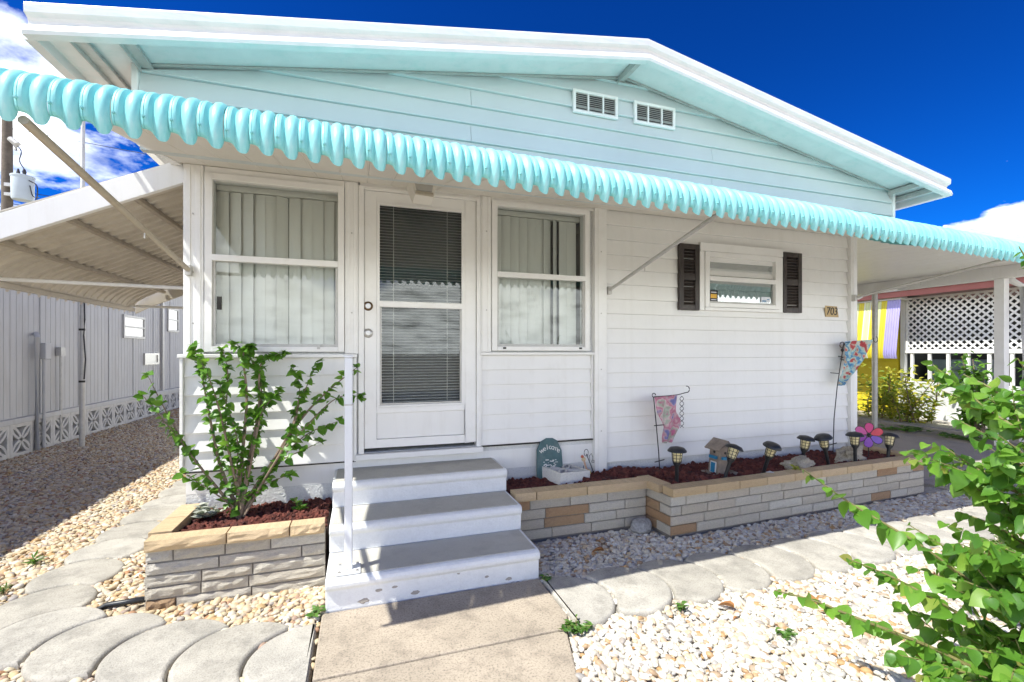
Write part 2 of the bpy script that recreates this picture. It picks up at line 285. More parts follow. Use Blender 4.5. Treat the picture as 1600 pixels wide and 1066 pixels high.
def text_data(txt, size, depth, mat, shear=0.0):
    c = bpy.data.curves.new('t', 'FONT'); c.body = txt; c.size = size; c.extrude = depth; c.align_x = 'CENTER'; c.align_y = 'CENTER'; c.shear = shear
    o = bpy.data.objects.new('t', c); COL.objects.link(o); dg = bpy.context.evaluated_depsgraph_get()
    me = bpy.data.meshes.new_from_object(o.evaluated_get(dg)); bpy.data.objects.remove(o); bpy.data.curves.remove(c)
    me.materials.clear(); me.materials.append(MT[mat]); return me
def rough_rock(name, r, mat, seed, sub=2, amp=0.28, sq=(1, 1, 1), freq=1.4):
    bm = bmesh.new(); bmesh.ops.create_icosphere(bm, subdivisions=sub, radius=1)
    for v in bm.verts:
        n = noise.fractal(v.co * freq + Vector((seed * 3.1, seed * 1.7, 5)), 1.0, 2.0, 3) * amp
        v.co = Vector((v.co.x * sq[0], v.co.y * sq[1], v.co.z * sq[2])) * r * (1 + n)
    me = bpy.data.meshes.new(name); bm.to_mesh(me); bm.free(); me.materials.append(MT[mat]); return me
def inpoly(x, y, poly):
    c = False; j = len(poly) - 1
    for i in range(len(poly)):
        (xi, yi), (xj, yj) = poly[i], poly[j]
        if (yi > y) != (yj > y) and x < (xj - xi) * (y - yi) / (yj - yi) + xi: c = not c
        j = i
    return c

# ================================================================ GROUND AND PAVING
struct('ground', bx(-400, 400, -400, 400, -0.5, -0.075), 'ground')
struct('street', bx(-400, 400, -14.0, -7.5, -0.074, -0.060), 'asphalt')
struct('gravel_bed_side_yard', bx(-4.44, -1.16, -7.4, 14, -0.07, -0.030), 'grit_left')
struct('gravel_bed_front_corner', bx(-1.16, -0.205, -7.4, -0.60, -0.07, -0.030), 'grit_left')
struct('gravel_bed_front_yard', MB().prism([(1.075, -0.45), (1.075, -1.2), (1.05, -1.45), (0.885, -1.95), (0.86, -7.4), (5.77, -7.4), (5.77, -3.0), (5.75, -0.45)], 'z', -0.07, -0.028), 'grit_right')
walk = bpy.data.objects.new('walkway', None); COL.objects.link(walk); walk['kind'] = 'structure'
W('slab', MB().prism([(-0.195, -1.054), (1.052, -1.054), (1.052, -1.48), (0.995, -1.583), (-0.195, -1.583)], 'z', -0.09, 0.0), 'concrete', walk, 0.008)
W('slab', MB().prism([(-0.195, -1.592), (0.992, -1.592), (0.885, -1.95), (0.875, -2.75), (-0.195, -2.75)], 'z', -0.09, 0.0), 'concrete', walk, 0.008)
W('slab', MB().prism([(-0.195, -2.76), (0.875, -2.76), (0.86, -7.5), (-0.195, -7.5)], 'z', -0.09, 0.0), 'concrete', walk, 0.008)
drive = bpy.data.objects.new('driveway', None); COL.objects.link(drive); drive['kind'] = 'structure'
for y0, y1 in ((-7.5, -3.6), (-3.59, -0.305), (-0.295, 2.6), (2.61, 6.5), (6.51, 12)):
    W('slab', bx(5.78 if y1 < -0.3 else 5.42, 8.95, y0, y1, -0.09, -0.004), 'drive', drive, 0.008)
struct('verge', bx(8.96, 9.75, -7.5, 12, -0.08, -0.02), 'ground')
struct('kerb', bx(9.75, 9.93, -7.5, 12, -0.08, 0.05), 'drive', 0.012)
struct('neighbour_gravel_bed', bx(9.93, 12.5, -7.5, 12, -0.08, -0.015), 'grit_right')
for nm, xx in (('neighbour_driveway', -9.5),): struct(nm, bx(xx, -8.6, -7.5, -4, -0.08, -0.02), 'drive')

# scalloped pavers: each one ends in a round nose that the next one is cut to fit
PR = 0.262
def circle(c, R, n=44): return [Vector((c.x + R * cos(2 * pi * k / n), c.y + R * sin(2 * pi * k / n))) for k in range(n)]
def paver_row(name, wall_x, sgn, tips, skip0):
    root = bpy.data.objects.new(name, None); COL.objects.link(root); root['kind'] = 'structure'; polys = []; prev = None
    for i, t in enumerate(tips):
        c = Vector(t[:2]); R = (t[2] if len(t) > 2 else PR) + random.uniform(-.004, .004)
        if prev is None: poly = [p if (p.x - wall_x) * sgn > 0 else Vector((wall_x, p.y)) for p in circle(c, R)]
        else:
            g = prev[1] + 0.007; away = [p for p in circle(c, R, 72)]; n = len(away); keep = [(p - prev[0]).length > g for p in away]
            s0 = next(k for k in range(n) if keep[k] and not keep[k - 1]); arc_ = []
            k = s0
            while keep[k % n] and len(arc_) < n: arc_.append(away[k % n]); k += 1
            a0 = atan2(arc_[-1].y - prev[0].y, arc_[-1].x - prev[0].x); a1 = atan2(arc_[0].y - prev[0].y, arc_[0].x - prev[0].x)
            while a1 > a0: a1 -= 2 * pi
            poly = arc_ + [prev[0] + Vector((cos(a0 + (a1 - a0) * q / 14), sin(a0 + (a1 - a0) * q / 14))) * g for q in range(1, 14)]
        prev = (c, R); z = 0.006 + random.uniform(-0.006, 0.006); tilt = Vector((random.uniform(-0.016, 0.016), random.uniform(-0.016, 0.016))); mb = MB()
        def ring(ins, dz):
            q = []
            for k, p in enumerate(poly):
                e = poly[(k + 1) % len(poly)] - poly[k - 1]; nn = Vector((-e.y, e.x)); nn = nn.normalized() if nn.length > 1e-6 else Vector((0, 0))
                w_ = p + nn * ins; q.append((w_.x, w_.y, z + dz + tilt.dot(p - c)))
            return q
        mb.sweep([ring(0, -0.07), ring(0, -0.020), ring(0.005, -0.008), ring(0.013, -0.001)], True, False, True); top = ring(0.020, 0.0); mb.sweep([ring(0.013, -0.001), top], True, False, True); mb.add(top, [tuple(range(len(top)))], True)
        W('paver', mb, 'paver', root); polys.append([(p.x, p.y) for p in poly])
    return polys
LT = [(-0.235, -1.385), (-0.54, -1.285), (-0.86, -1.145), (-1.19, -0.99), (-1.50, -0.82, 0.245), (-1.68, -0.48, 0.235), (-1.695, -0.10, 0.235), (-1.69, 0.27, 0.23), (-1.68, 0.64, 0.23)] + [(-1.68, 0.64 + 0.375 * k, 0.23) for k in range(1, 9)]
RT = [(1.125 + 0.374 * k, -1.335 + 0.004 * k) for k in range(12)]
PAV = paver_row('paver_path_side', -0.212, -1, LT, 0) + paver_row('paver_path_front', 1.062, 1, RT, 0)

# ---------------------------------------------------------------- loose stones (geometry-node instances of a few stone shapes)
def scatter(name, pts, sources, smin, smax, label, cat, flat=0.6):
    me = bpy.data.meshes.new(name); me.from_pydata(pts, [], []); o = bpy.data.objects.new(name, me); COL.objects.link(o); tag(o, label, cat, None, 'stuff')
    src = bpy.data.collections.new(name + '_shapes')
    for k, d in enumerate(sources):
        s = bpy.data.objects.new('stone_shape', d); src.objects.link(s)
    ng = bpy.data.node_groups.new(name, 'GeometryNodeTree')
    ng.interface.new_socket('Geometry', in_out='INPUT', socket_type='NodeSocketGeometry'); ng.interface.new_socket('Geometry', in_out='OUTPUT', socket_type='NodeSocketGeometry')
    N = ng.nodes; gi = N.new('NodeGroupInput'); go = N.new('NodeGroupOutput'); ip = N.new('GeometryNodeInstanceOnPoints'); ci = N.new('GeometryNodeCollectionInfo')
    ci.inputs['Collection'].default_value = src; ci.inputs['Separate Children'].default_value = True; ci.inputs['Reset Children'].default_value = True
    rr = N.new('FunctionNodeRandomValue'); rr.data_type = 'FLOAT_VECTOR'; rr.inputs['Min'].default_value = (-flat, -flat, 0); rr.inputs['Max'].default_value = (flat, flat, 6.283)
    rs = N.new('FunctionNodeRandomValue'); rs.data_type = 'FLOAT'; rs.inputs[2].default_value = smin; rs.inputs[3].default_value = smax; rs.inputs['Seed'].default_value = 5
    L = ng.links.new; L(gi.outputs[0], ip.inputs['Points']); L(ci.outputs[0], ip.inputs['Instance']); ip.inputs['Pick Instance'].default_value = True
    L(rr.outputs[0], ip.inputs['Rotation']); L(rs.outputs[1], ip.inputs['Scale']); L(ip.outputs[0], go.inputs[0])
    md = o.modifiers.new('stones', 'NODES'); md.node_group = ng; return o
def pebble_sources(mat):
    out = []
    for k in range(7):
        r = random.Random(k + 40); sq = (r.uniform(0.9, 1.35), r.uniform(0.75, 1.0), r.uniform(0.5, 0.72))
        d = rough_rock('pebble', 1.0, mat, k, 2, 0.16, sq, 0.9); d.polygons.foreach_set('use_smooth', [True] * len(d.polygons)); out.append(d)
    return out
S_, C_ = sin(HEAD), cos(HEAD)
def seen(x, y, m=0.7):
    Y = y - CAM_LOC.y; d = x * S_ + Y * C_; r = x * C_ - Y * S_
    return d > 0.5 and abs(r) < d * 1.13 + m and 720 * 1.4 / d < 720 * 0.76 + 240
BB = [(min(p[0] for p in q), max(p[0] for p in q), min(p[1] for p in q), max(p[1] for p in q), q) for q in PAV]
def on_paver(x, y):
    return any(a < x < b and c < y < d and inpoly(x, y, q) for a, b, c, d, q in BB)
WALKP = [(-0.2, -1.08), (1.07, -1.08), (1.052, -1.47), (0.88, -1.97), (0.86, -7.5), (-0.2, -7.5)]
def field(x0, x1, y0, y1, test, sp0, far0, zb):
    pts = []; y = y0; row = 0
    while y < y1:
        sp = sp0 * (1 + max(0, (y + 3.72 - far0)) * 0.10); x = x0 + (row % 2) * sp / 2
        while x < x1:
            px, py = x + random.uniform(-.42, .42) * sp, y + random.uniform(-.42, .42) * sp
            if seen(px, py) and test(px, py) and not on_paver(px, py): pts.append((px, py, zb + random.uniform(-0.007, 0.006)))
            x += sp
        y += sp * 0.87; row += 1
    return pts
lt = lambda x, y: not inpoly(x, y, WALKP) and not (-1.19 < x and y > -0.70) and x < -0.2
rt = lambda x, y: not inpoly(x, y, WALKP) and not (y > -0.52 and x < 2.2) and not (y > -0.785 + 0.042 * (x - 2.2) and x >= 2.2) and not (x > 5.76 and y < -0.3) and x > 0.85
SRC_T = pebble_sources('pebble_tan'); SRC_W = pebble_sources('pebble_white')
scatter('river_pebbles', field(-4.42, -0.2, -3.0, 13.0, lt, 0.0255, 4.5, -0.020), SRC_T, 0.0095, 0.0265, 'tan and cream river pebbles covering the side yard beside the house', 'gravel')
scatter('river_pebbles', field(0.85, 6.2, -3.2, -0.46, rt, 0.0235, 4.5, -0.018), SRC_W, 0.0088, 0.0258, 'white river pebbles covering the front yard right of the walkway', 'gravel')

# ================================================================ THE HOUSE
house = empty('mobile_home', (2.03, 0.0, 0.0), 'white mobile home with lap siding, low gable roof and scalloped turquoise awning', 'house')
OPEN = [(-1.0, -0.12, 1.42, 2.64), (0.0, 0.935, 0.63, 2.67), (1.045, 1.93, 1.43, 2.66), (3.175, 4.13, 1.845, 2.44)]
fw = MB(); xs = sorted({-1.14, 5.2, *[o[0] for o in OPEN], *[o[1] for o in OPEN]})
for a, b in zip(xs, xs[1:]):
    op = [o for o in OPEN if o[0] <= a and o[1] >= b]
    if op: fw.box(a, b, 0, 0.09, -0.07, op[0][2]); fw.box(a, b, 0, 0.09, op[0][3], 2.95)
    else: fw.box(a, b, 0, 0.09, -0.07, 2.95)
W('wall', fw, 'stucco', house)
W('wall', bx(-1.14, -1.04, 0.09, 9, -0.07, 3.05), 'white', house); W('wall', bx(5.10, 5.2, 0.09, 9, -0.07, 3.05), 'white', house); W('wall', bx(-1.04, 5.10, 8.9, 9, -0.07, 3.05), 'white', house)
W('interior_wall', MB().box(-1.04, 5.1, 2.2, 2.25, 0.6, 2.75).box(-1.04, 5.1, 0.09, 2.2, 0.55, 0.6).box(-1.04, 5.1, 0.09, 2.2, 2.72, 2.76).box(2.3, 2.35, 0.09, 2.2, 0.6, 2.72), 'interior', house)

def plank_prof(z, h, y=0.0): return [(y, z), (y - 0.023, z), (y - 0.0245, z + 0.005), (y - 0.0035, z + h), (y, z + h)]
def planks(x0, x1, ztop, n, h, parent, mat='white', y=-0.001):
    d = MB().prism(plank_prof(0, h - 0.002, 0), 'x', x0, x1).data('plank', mat)
    for k in range(n): put('plank', d, parent, (0, y, ztop - (k + 1) * h))
siding = W('siding', bx(-1.14, 5.15, -0.0008, -0.0002, 0.42, 0.58), 'white', house)
for a_ in ((-1.165, -1.145, -0.045, 0, 0.575, 1.362), (-0.045, -0.025, -0.035, 0, 0.575, 1.362), (0.938, 0.955, -0.03, 0, 0.63, 1.378), (1.965, 1.98, -0.03, 0, 0.63, 1.378)): W('siding_trim', bx(*a_), 'trim', siding, 0.003)
planks(-1.143, -0.047, 1.362, 6, 0.1305, siding); planks(0.957, 1.963, 1.378, 6, 0.1245, siding); planks(2.108, 5.152, 2.70, 17, 0.1352, siding)
W('sill_cap', MB().box(-1.175, -0.02, -0.060, 0.0, 1.363, 1.388), 'trim', house, 0.004); W('sill_cap', MB().box(0.936, 1.984, -0.055, 0.0, 1.379, 1.402), 'trim', house, 0.004)
W('flashing', bx(0.936, 1.98, -0.030, 0, 0.618, 0.628), 'dark', house); W('flashing', bx(-1.15, -0.03, -0.030, 0, 0.570, 0.576), 'dark', house)
def post(x0, x1, z0, z1, d=0.045, flutes=1):
    m = MB().box(x0, x1, -d, 0, z0, z1)
    for k in range(flutes):
        a = x0 + (x1 - x0) * (k + 0.25) / flutes; b = x0 + (x1 - x0) * (k + 0.75) / flutes; m.box(a, b, -d - 0.006, -d + 0.001, z0 + 0.002, z1 - 0.002)
    W('corner_post', m, 'trim', house, 0.003)
post(-1.145, -1.025, 1.390, 2.69, 0.04, 2); post(-0.108, -0.014, 1.39, 2.69, 0.04, 2); post(0.946, 1.032, 1.404, 2.69, 0.04, 2); post(1.985, 2.106, 0.30, 2.72, 0.055, 1); post(5.156, 5.252, 0.36, 2.70, 0.055, 1)
W('header_trim', MB().box(-1.022, -0.11, -0.035, 0, 2.645, 2.69).box(0.0, 0.944, -0.032, 0, 2.672, 2.70).box(1.034, 1.983, -0.035, 0, 2.665, 2.70), 'trim', house, 0.003)
sd = MB().lathe([(0, 0), (0.006, 0), (0.005, 0.004), (0, 0.005)], 8).data('screw', 'galv')
for x, z in ((-1.085, 1.6), (-1.085, 2.35), (-1.085, 1.95), (-0.06, 1.7), (-0.06, 2.3), (0.99, 1.75), (0.99, 2.4), (2.045, 0.7), (2.045, 1.25), (2.045, 1.75), (2.045, 2.3)): put('screw', sd, house, (x, -0.047 if x < 1.5 else -0.062, z), (radians(90), 0, 0))

# windows
def window(x0, x1, z0, z1, zm, y=-0.02, fw_=0.045):
    m = MB().box(x0, x0 + fw_, y - 0.03, 0.05, z0, z1).box(x1 - fw_, x1, y - 0.03, 0.05, z0, z1).box(x0 + fw_, x1 - fw_, y - 0.03, 0.05, z1 - fw_, z1).box(x0 + fw_, x1 - fw_, y - 0.035, 0.05, z0, z0 + fw_ * 0.8)
    win = W('window', m, 'trim', house, 0.003)
    W('meeting_rail', MB().box(x0 + fw_, x1 - fw_, y - 0.036, y + 0.01, zm - 0.022, zm + 0.022), 'trim', win, 0.003)
    a, b = x0 + fw_, x1 - fw_
    W('sash', MB().box(a, a + 0.018, y - 0.012, y + 0.01, z0 + fw_ * .8, zm - 0.022).box(b - 0.018, b, y - 0.012, y + 0.01, z0 + fw_ * .8, zm - 0.022).box(a + .018, b - .018, y - 0.012, y + 0.01, z0 + fw_ * .8, z0 + fw_ * .8 + 0.02), 'galv', win, 0.002)
    W('pane', bx(a + 0.002, b - 0.002, y + 0.012, y + 0.016, zm + 0.01, z1 - fw_ + 0.004), 'glass', win)
    W('pane', bx(a + 0.018, b - 0.018, y - 0.004, y, z0 + 0.055, zm - 0.02), 'glass', win)
    return win, a, b
def vert_blind(win, a, b, z0, z1, skip, seed, y=0.085):
    r = random.Random(seed); p = 0.079; x = a + 0.03; k = 0
    sl_ = MB().sweep([[(-0.044, 0.004, z0), (-0.02, 0.0, z0), (0.02, 0.0, z0), (0.044, 0.004, z0)], [(-0.044, 0.004, z1), (-0.02, 0.0, z1), (0.02, 0.0, z1), (0.044, 0.004, z1)]], False, False, True).data('blind_slat', 'blind')
    W('blind_rail', bx(a, b, y - 0.02, y + 0.03, z1 + 0.004, z1 + 0.045), 'blind', win)
    while x < b + 0.02:
        if k not in skip: put('blind_slat', sl_, win, (x, y + r.uniform(-.002, .002), 0), (0, 0, radians(-17 + r.uniform(-4, 4) + skip.get('t%d' % k, 0))))
        x += p; k += 1
w1, a, b = window(-1.018, -0.112, 1.405, 2.645, 2.058); vert_blind(w1, a, b, 1.44, 2.56, {'t4': 30, 't5': 52, 't8': 16, 't3': -6}, 1)
w2, a, b = window(1.036, 1.938, 1.415, 2.668, 2.052); vert_blind(w2, a, b, 1.45, 2.58, {'t7': 58, 't6': 40, 't8': 26, 't5': 24, 10: 1, 't9': 12}, 2)
for x in (1.13, 1.83): W('latch', bx(x, x + 0.025, -0.062, -0.05, 1.43, 1.445), 'dark', w2)
W('latch', bx(-0.30, -0.28, -0.062, -0.05, 1.425, 1.46), 'galv', w1); W('window_lock', bx(-0.945, -0.92, -0.04, -0.022, 1.70, 1.79), 'dark', w1)
w3, a, b = window(3.185, 4.12, 1.845, 2.385, 2.125, -0.03, 0.05)
W('window_hood', MB().box(3.13, 4.175, -0.055, 0, 2.388, 2.472).box(3.128, 3.182, -0.05, 0, 1.812, 2.386).box(4.123, 4.177, -0.05, 0, 1.812, 2.386).box(3.185, 4.12, -0.06, 0, 1.812, 1.842), 'trim', w3, 0.004)
W('curtain', MB().sweep([[(3.2 + 0.03 * k, 0.30 + 0.014 * sin(k * 1.9), z) for k in range(31)] for z in (2.05, 2.44)], False, False, True), 'interior', w3)
st = W('sticker', bx(3.250, 3.350, -0.0395, -0.0375, 1.905, 2.015), 'sign_black', w3); W('sticker', MB().box(3.263, 3.337, -0.0405, -0.0396, 1.935, 1.975), 'sign_yellow', w3); W('sticker_print', MB().box(3.268, 3.332, -0.0405, -0.0396, 1.988, 1.997), 'sign_white', w3); W('sticker_print', MB().box(3.268, 3.332, -0.0405, -0.0396, 1.915, 1.924), 'sign_white', w3)
W('sticker', bx(3.90, 4.015, -0.0395, -0.0375, 1.915, 1.97), 'sign_white', w3); W('sticker_print', MB().box(3.91, 3.965, -0.0405, -0.0396, 1.922, 1.934), 'bluepaint', w3); W('sticker_print', MB().box(3.975, 4.005, -0.0405, -0.0396, 1.94, 1.948), 'bluepaint', w3)
def shutter(x0, x1, z0, z1):
    zm = (z0 + z1) / 2; m = MB().box(x0, x0 + 0.05, -0.052, -0.019, z0, z1).box(x1 - 0.05, x1, -0.052, -0.019, z0, z1)
    for a_, b_ in ((z0, z0 + 0.05), (zm - 0.03, zm + 0.03), (z1 - 0.05, z1)): m.box(x0 + .05, x1 - .05, -0.050, -0.019, a_, b_)
    m.box(x0 + .05, x1 - .05, -0.024, -0.019, z0 + .05, z1 - .05)
    s = W('shutter', m, 'shutter', house, 0.003); lv = MB().prism([(-0.026, -0.011), (-0.047, -0.013), (-0.049, -0.009), (-0.028, 0.012)], 'x', x0 + 0.051, x1 - 0.051).data('louver', 'shutter')
    for a_, b_ in ((z0 + .05, zm - .03), (zm + .03, z1 - .05)):
        n = int((b_ - a_) / 0.027)
        for k in range(n): put('louver', lv, s, (0, 0, a_ + (b_ - a_) * (k + 0.5) / n))
shutter(2.890, 3.122, 1.808, 2.445); shutter(4.182, 4.440, 1.818, 2.448)

# door
dm = MB(); ys = (-0.028, 0.02)
for x0, x1, z0, z1 in ((0.03, 0.120, 0.665, 2.64), (0.815, 0.905, 0.665, 2.64), (0.12, 0.815, 2.56, 2.64), (0.12, 0.815, 0.93, 0.975), (0.12, 0.815, 0.665, 0.73)): dm.box(x0, x1, ys[0], ys[1], z0, z1)
door = W('door', dm, 'trim', house, 0.004)
W('door_frame', MB().box(-0.012, 0.028, -0.045, 0.05, 0.63, 2.67).box(0.907, 0.942, -0.045, 0.05, 0.63, 2.67).box(0.028, 0.907, -0.045, 0.05, 2.642, 2.67), 'trim', house, 0.004)
W('door_sill', MB().box(-0.03, 0.955, -0.075, 0.06, 0.585, 0.628), 'trim', house, 0.005)
W('kick_panel', bx(0.122, 0.813, -0.012, 0.0, 0.732, 0.928), 'white', door, 0.002)
W('glazing_bead', MB().box(0.121, 0.143, -0.034, 0.0, 0.976, 2.559).box(0.787, 0.814, -0.034, 0.0, 0.976, 2.559).box(0.143, 0.787, -0.036, 0.0, 1.752, 1.798).box(0.143, 0.787, -0.034, 0.0, 2.540, 2.559).box(0.143, 0.787, -0.034, 0.0, 0.976, 0.992), 'trim', door, 0.003)
W('sash', MB().box(0.144, 0.158, -0.022, -0.004, 0.993, 1.750).box(0.772, 0.786, -0.022, -0.004, 0.993, 1.750).box(0.158, 0.772, -0.022, -0.004, 0.993, 1.006), 'galv', door)
W('pane', bx(0.143, 0.787, -0.010, -0.006, 1.80, 2.54), 'glass', door); W('pane', bx(0.158, 0.772, -0.018, -0.014, 1.005, 1.752), 'glass', door)
ms = MB().sweep([[(x, -0.0105, -0.0045), (x, 0.0, 0.0018), (x, 0.0105, 0.0015)] for x in (0.135, 0.795)], False, False).data('blind_slat', 'miniblind')
for k in range(68): put('blind_slat', ms, door, (0, 0.034, 1.01 + k * 0.0228))
W('blind_cord', MB().tube([(0.25, 0.020, 1.0), (0.25, 0.020, 2.55)], 0.002, 4).tube([(0.675, 0.020, 1.0), (0.675, 0.020, 2.55)], 0.002, 4), 'blind', door)
W('inner_door', bx(0.03, 0.9, 0.10, 0.13, 0.63, 2.66), 'dull', door)
def rose(name, z, mo, mi):
    R = Matrix.Translation((0.058, -0.028, z)) @ Matrix.Rotation(radians(90), 4, 'X')
    k = W(name, MB().lathe([(0, 0), (0.036, 0), (0.035, 0.006), (0.028, 0.012), (0.0, 0.013)], 20, mat=R), mo, door); W('cylinder_face', MB().lathe([(0, 0.0135), (0.022, 0.0135), (0.019, 0.022), (0.006, 0.0225), (0.006, 0.019), (0, 0.019)], 18, mat=R), mi, k)
rose('deadbolt', 1.755, 'brass', 'steel'); rose('door_knob', 1.548, 'steel', 'steel')

# gable end, roof, fascia
AX, ZT = 2.03, 3.719
def zt(x): return ZT - (0.162 * (AX - x) if x < AX else 0.184 * (x - AX))
XL, XR, YF = -1.555, 5.44, -0.75
def slab(y0, y1, x0, x1, top, bot): return MB().sweep([[(x, y, zt(x) - t) for y, t in ((y0, top), (y1, top), (y1, bot), (y0, bot))] for x in (x0, x1)])
roof = W('roof', slab(YF, 9.4, XL, AX, 0.004, 0.100), 'fascia', house); rr_ = slab(YF, 9.4, AX, XR, 0.004, 0.100); W('roof', rr_, 'fascia', house)
PROF = [(0.0, 0.0), (-0.040, 0.0), (-0.044, -0.010), (-0.042, -0.050), (-0.016, -0.062), (-0.008, -0.074), (-0.008, -0.104), (-0.046, -0.116), (-0.058, -0.150), (-0.052, -0.168), (0.0, -0.168)]
for x0, x1 in ((XL - 0.03, AX), (AX, XR + 0.03)): W('rake_fascia', MB().sweep([[(x, YF - 0.001 + p[0], zt(x) + p[1] + 0.008) for p in PROF] for x in (x0, x1)]), 'fascia', roof)
for x, s in ((XL, 1), (XR, -1)): W('eave_fascia', MB().sweep([[(x + s * p[0], y, zt(x) + p[1] + 0.008) for p in PROF] for y in (YF + 0.002, 9.4)]), 'fascia', roof)
GX0, GX1, GY = -1.235, 5.15, -0.45
ga = MB(); zl = 2.60
def zs(x): return zt(x) - 0.102
ga.prism([(GX0, zl), (AX, zl), (AX, zs(AX)), (GX0, zs(GX0))], 'y', GY, GY + 0.05); ga.prism([(AX, zl), (GX1, zl), (GX1, zs(GX1)), (AX, zs(AX))], 'y', GY, GY + 0.05)
gable = W('gable_wall', ga, 'gable', house)
W('gable_side', MB().box(GX0, GX0 + 0.04, GY + 0.051, 9, 2.69, zs(GX0) - 0.004).box(GX1 - 0.04, GX1, GY + 0.051, 9, 2.69, zs(GX1) - 0.004), 'white', gable)
def xl(z): return max(GX0, AX - (ZT - 0.112 - z) / 0.162)
def xr(z): return min(GX1, AX + (ZT - 0.112 - z) / 0.184)
gi = 0; h = 0.1285; z = 2.665
while z < 3.59:
    z1 = min(z + h - 0.002, 3.604); y0 = GY - 0.001
    def ringg(a0, a1): return [(a0, y0, z), (a0, y0 - 0.026, z), (a0, y0 - 0.0275, z + 0.005), (a1, y0 - 0.004, z1), (a1, y0, z1)]
    xj = 0.76 if gi % 2 == 0 else 2.9; gi += 1
    if xl(z1) + 0.3 < xj < xr(z1) - 0.3:
        W('plank', MB().sweep([ringg(xl(z) + 0.004, xl(z1) + 0.004), ringg(xj - 0.0015, xj - 0.0015)]), 'gable', gable); W('plank', MB().sweep([ringg(xj + 0.0015, xj + 0.0015), ringg(xr(z) - 0.004, xr(z1) - 0.004)]), 'gable', gable)
    else: W('plank', MB().sweep([ringg(xl(z) + 0.004, xl(z1) + 0.004), ringg(xr(z) - 0.004, xr(z1) - 0.004)]), 'gable', gable)
    z += h
W('corner_trim', MB().box(GX0 - 0.03, GX0 + 0.003, GY - 0.034, GY + 0.03, 2.67, zs(GX0) - 0.004).box(GX1 - 0.003, GX1 + 0.03, GY - 0.034, GY + 0.03, 2.67, zs(GX1) - 0.004), 'trim', gable, 0.003)
for x0, x1 in ((GX0, AX), (AX, GX1)): W('soffit_channel', MB().sweep([[(x, y, zs(x) + t) for y, t in ((GY - 0.036, -0.003), (GY - 0.022, -0.003), (GY - 0.022, -0.016), (GY - 0.036, -0.016))] for x in (x0, x1)]), 'galv', gable)
for x, yb in ((-1.19, GY - 0.02), (1.99, GY - 0.02), (5.12, GY - 0.02), (-1.40, 3.0), (5.30, 3.0)):
    W('soffit_bracket', MB().box(x - 0.032, x + 0.032, YF + 0.002, yb, zs(x) - 0.028, zs(x) - 0.009).box(x - 0.032, x - 0.026, YF + 0.002, yb, zs(x) - 0.055, zs(x) - 0.028), 'galv', roof, 0.002)
def vent(x0, x1, z0=3.262, z1=3.442):
    y = GY - 0.029; m = MB().box(x0, x1, y - 0.012, y + 0.01, z0, z0 + 0.022).box(x0, x1, y - 0.012, y + 0.01, z1 - 0.022, z1).box(x0, x0 + 0.024, y - 0.012, y + 0.01, z0 + .022, z1 - .022).box(x1 - 0.024, x1, y - 0.012, y + 0.01, z0 + .022, z1 - .022)
    for t in (1 / 3, 2 / 3): xm = x0 + (x1 - x0) * t; m.box(xm - 0.007, xm + 0.007, y - 0.011, y + 0.01, z0 + .022, z1 - .022)
    v = W('gable_vent', m, 'trim', gable, 0.002); W('vent_screen', bx(x0 + .02, x1 - .02, y + 0.004, y + 0.008, z0 + .02, z1 - .02), 'dark', v)
    lv = MB().prism([(y - 0.010, -0.006), (y - 0.008, -0.006), (y + 0.003, 0.007), (y + 0.001, 0.007)], 'x', x0 + 0.025, x1 - 0.025).data('louver', 'galv')
    for k in range(9): put('louver', lv, v, (0, 0, z0 + 0.03 + k * 0.0152))
vent(1.563, 1.957); vent(2.109, 2.503)
W('eave_pipe', MB().tube([(-1.75, -0.36, 3.152), (-1.75, 4.0, 3.16)], 0.013, 8), 'galv', house)

# ---- the awning: one formed pan per flute
PITCH, X0, X1 = 0.0865, -1.19, 6.0
def ylip(x): return -1.725 + 0.05 * (x + 1.15)
def zlip(x): return 2.190 - 0.0028 * max(0, x - 1.5) ** 2
awn = W('awning', MB().sweep([[(x, -0.02, 2.712), (x, ylip(x) + 0.34, zlip(x) + 0.225), (x, ylip(x) + 0.34, zlip(x) + 0.229), (x, -0.02, 2.717)] for x in [X0 + 0.02 + (X1 - X0 - 0.02) * k / 12 for k in range(13)]]), 'soffit', house)
PATH = [tuple(p.xy) for p in (lambda q: [Vector((a, b, 0)) for a, b in q])(
    [(0.014, 0.0), (0.005, 0.018), (-0.002, 0.036), (-0.006, 0.056), (-0.008, 0.076), (-0.006, 0.096), (0.0, 0.116), (0.010, 0.135), (0.025, 0.153), (0.046, 0.170), (0.074, 0.185), (0.108, 0.198), (0.150, 0.209), (0.20, 0.220), (0.26, 0.232), (0.32, 0.246), (0.70, 0.345), (1.45, 0.560)])]
XSEC = [(0.0, 0.001), (0.003, 0.009), (0.007, 0.0125), (0.0105, 0.0135), (0.0118, 0.0105), (0.013, 0.0135), (0.019, 0.0145), (0.025, 0.0125), (0.030, 0.007), (0.034, 0.0), (0.037, -0.003), (0.041, 0.001), (0.046, 0.009), (0.053, 0.0155), (0.061, 0.018), (0.069, 0.0175), (0.076, 0.0145), (0.081, 0.009), (0.085, 0.003), (0.0865, 0.001)]
EDGE = [0.028, 0.030, 0.030, 0.030, 0.030, 0.030, 0.029, 0.027, 0.022, 0.014, 0.009, 0.004, 0.0, -0.004, -0.006, -0.006, -0.004, 0.003, 0.017, 0.028]
pm = MB(); rings = []
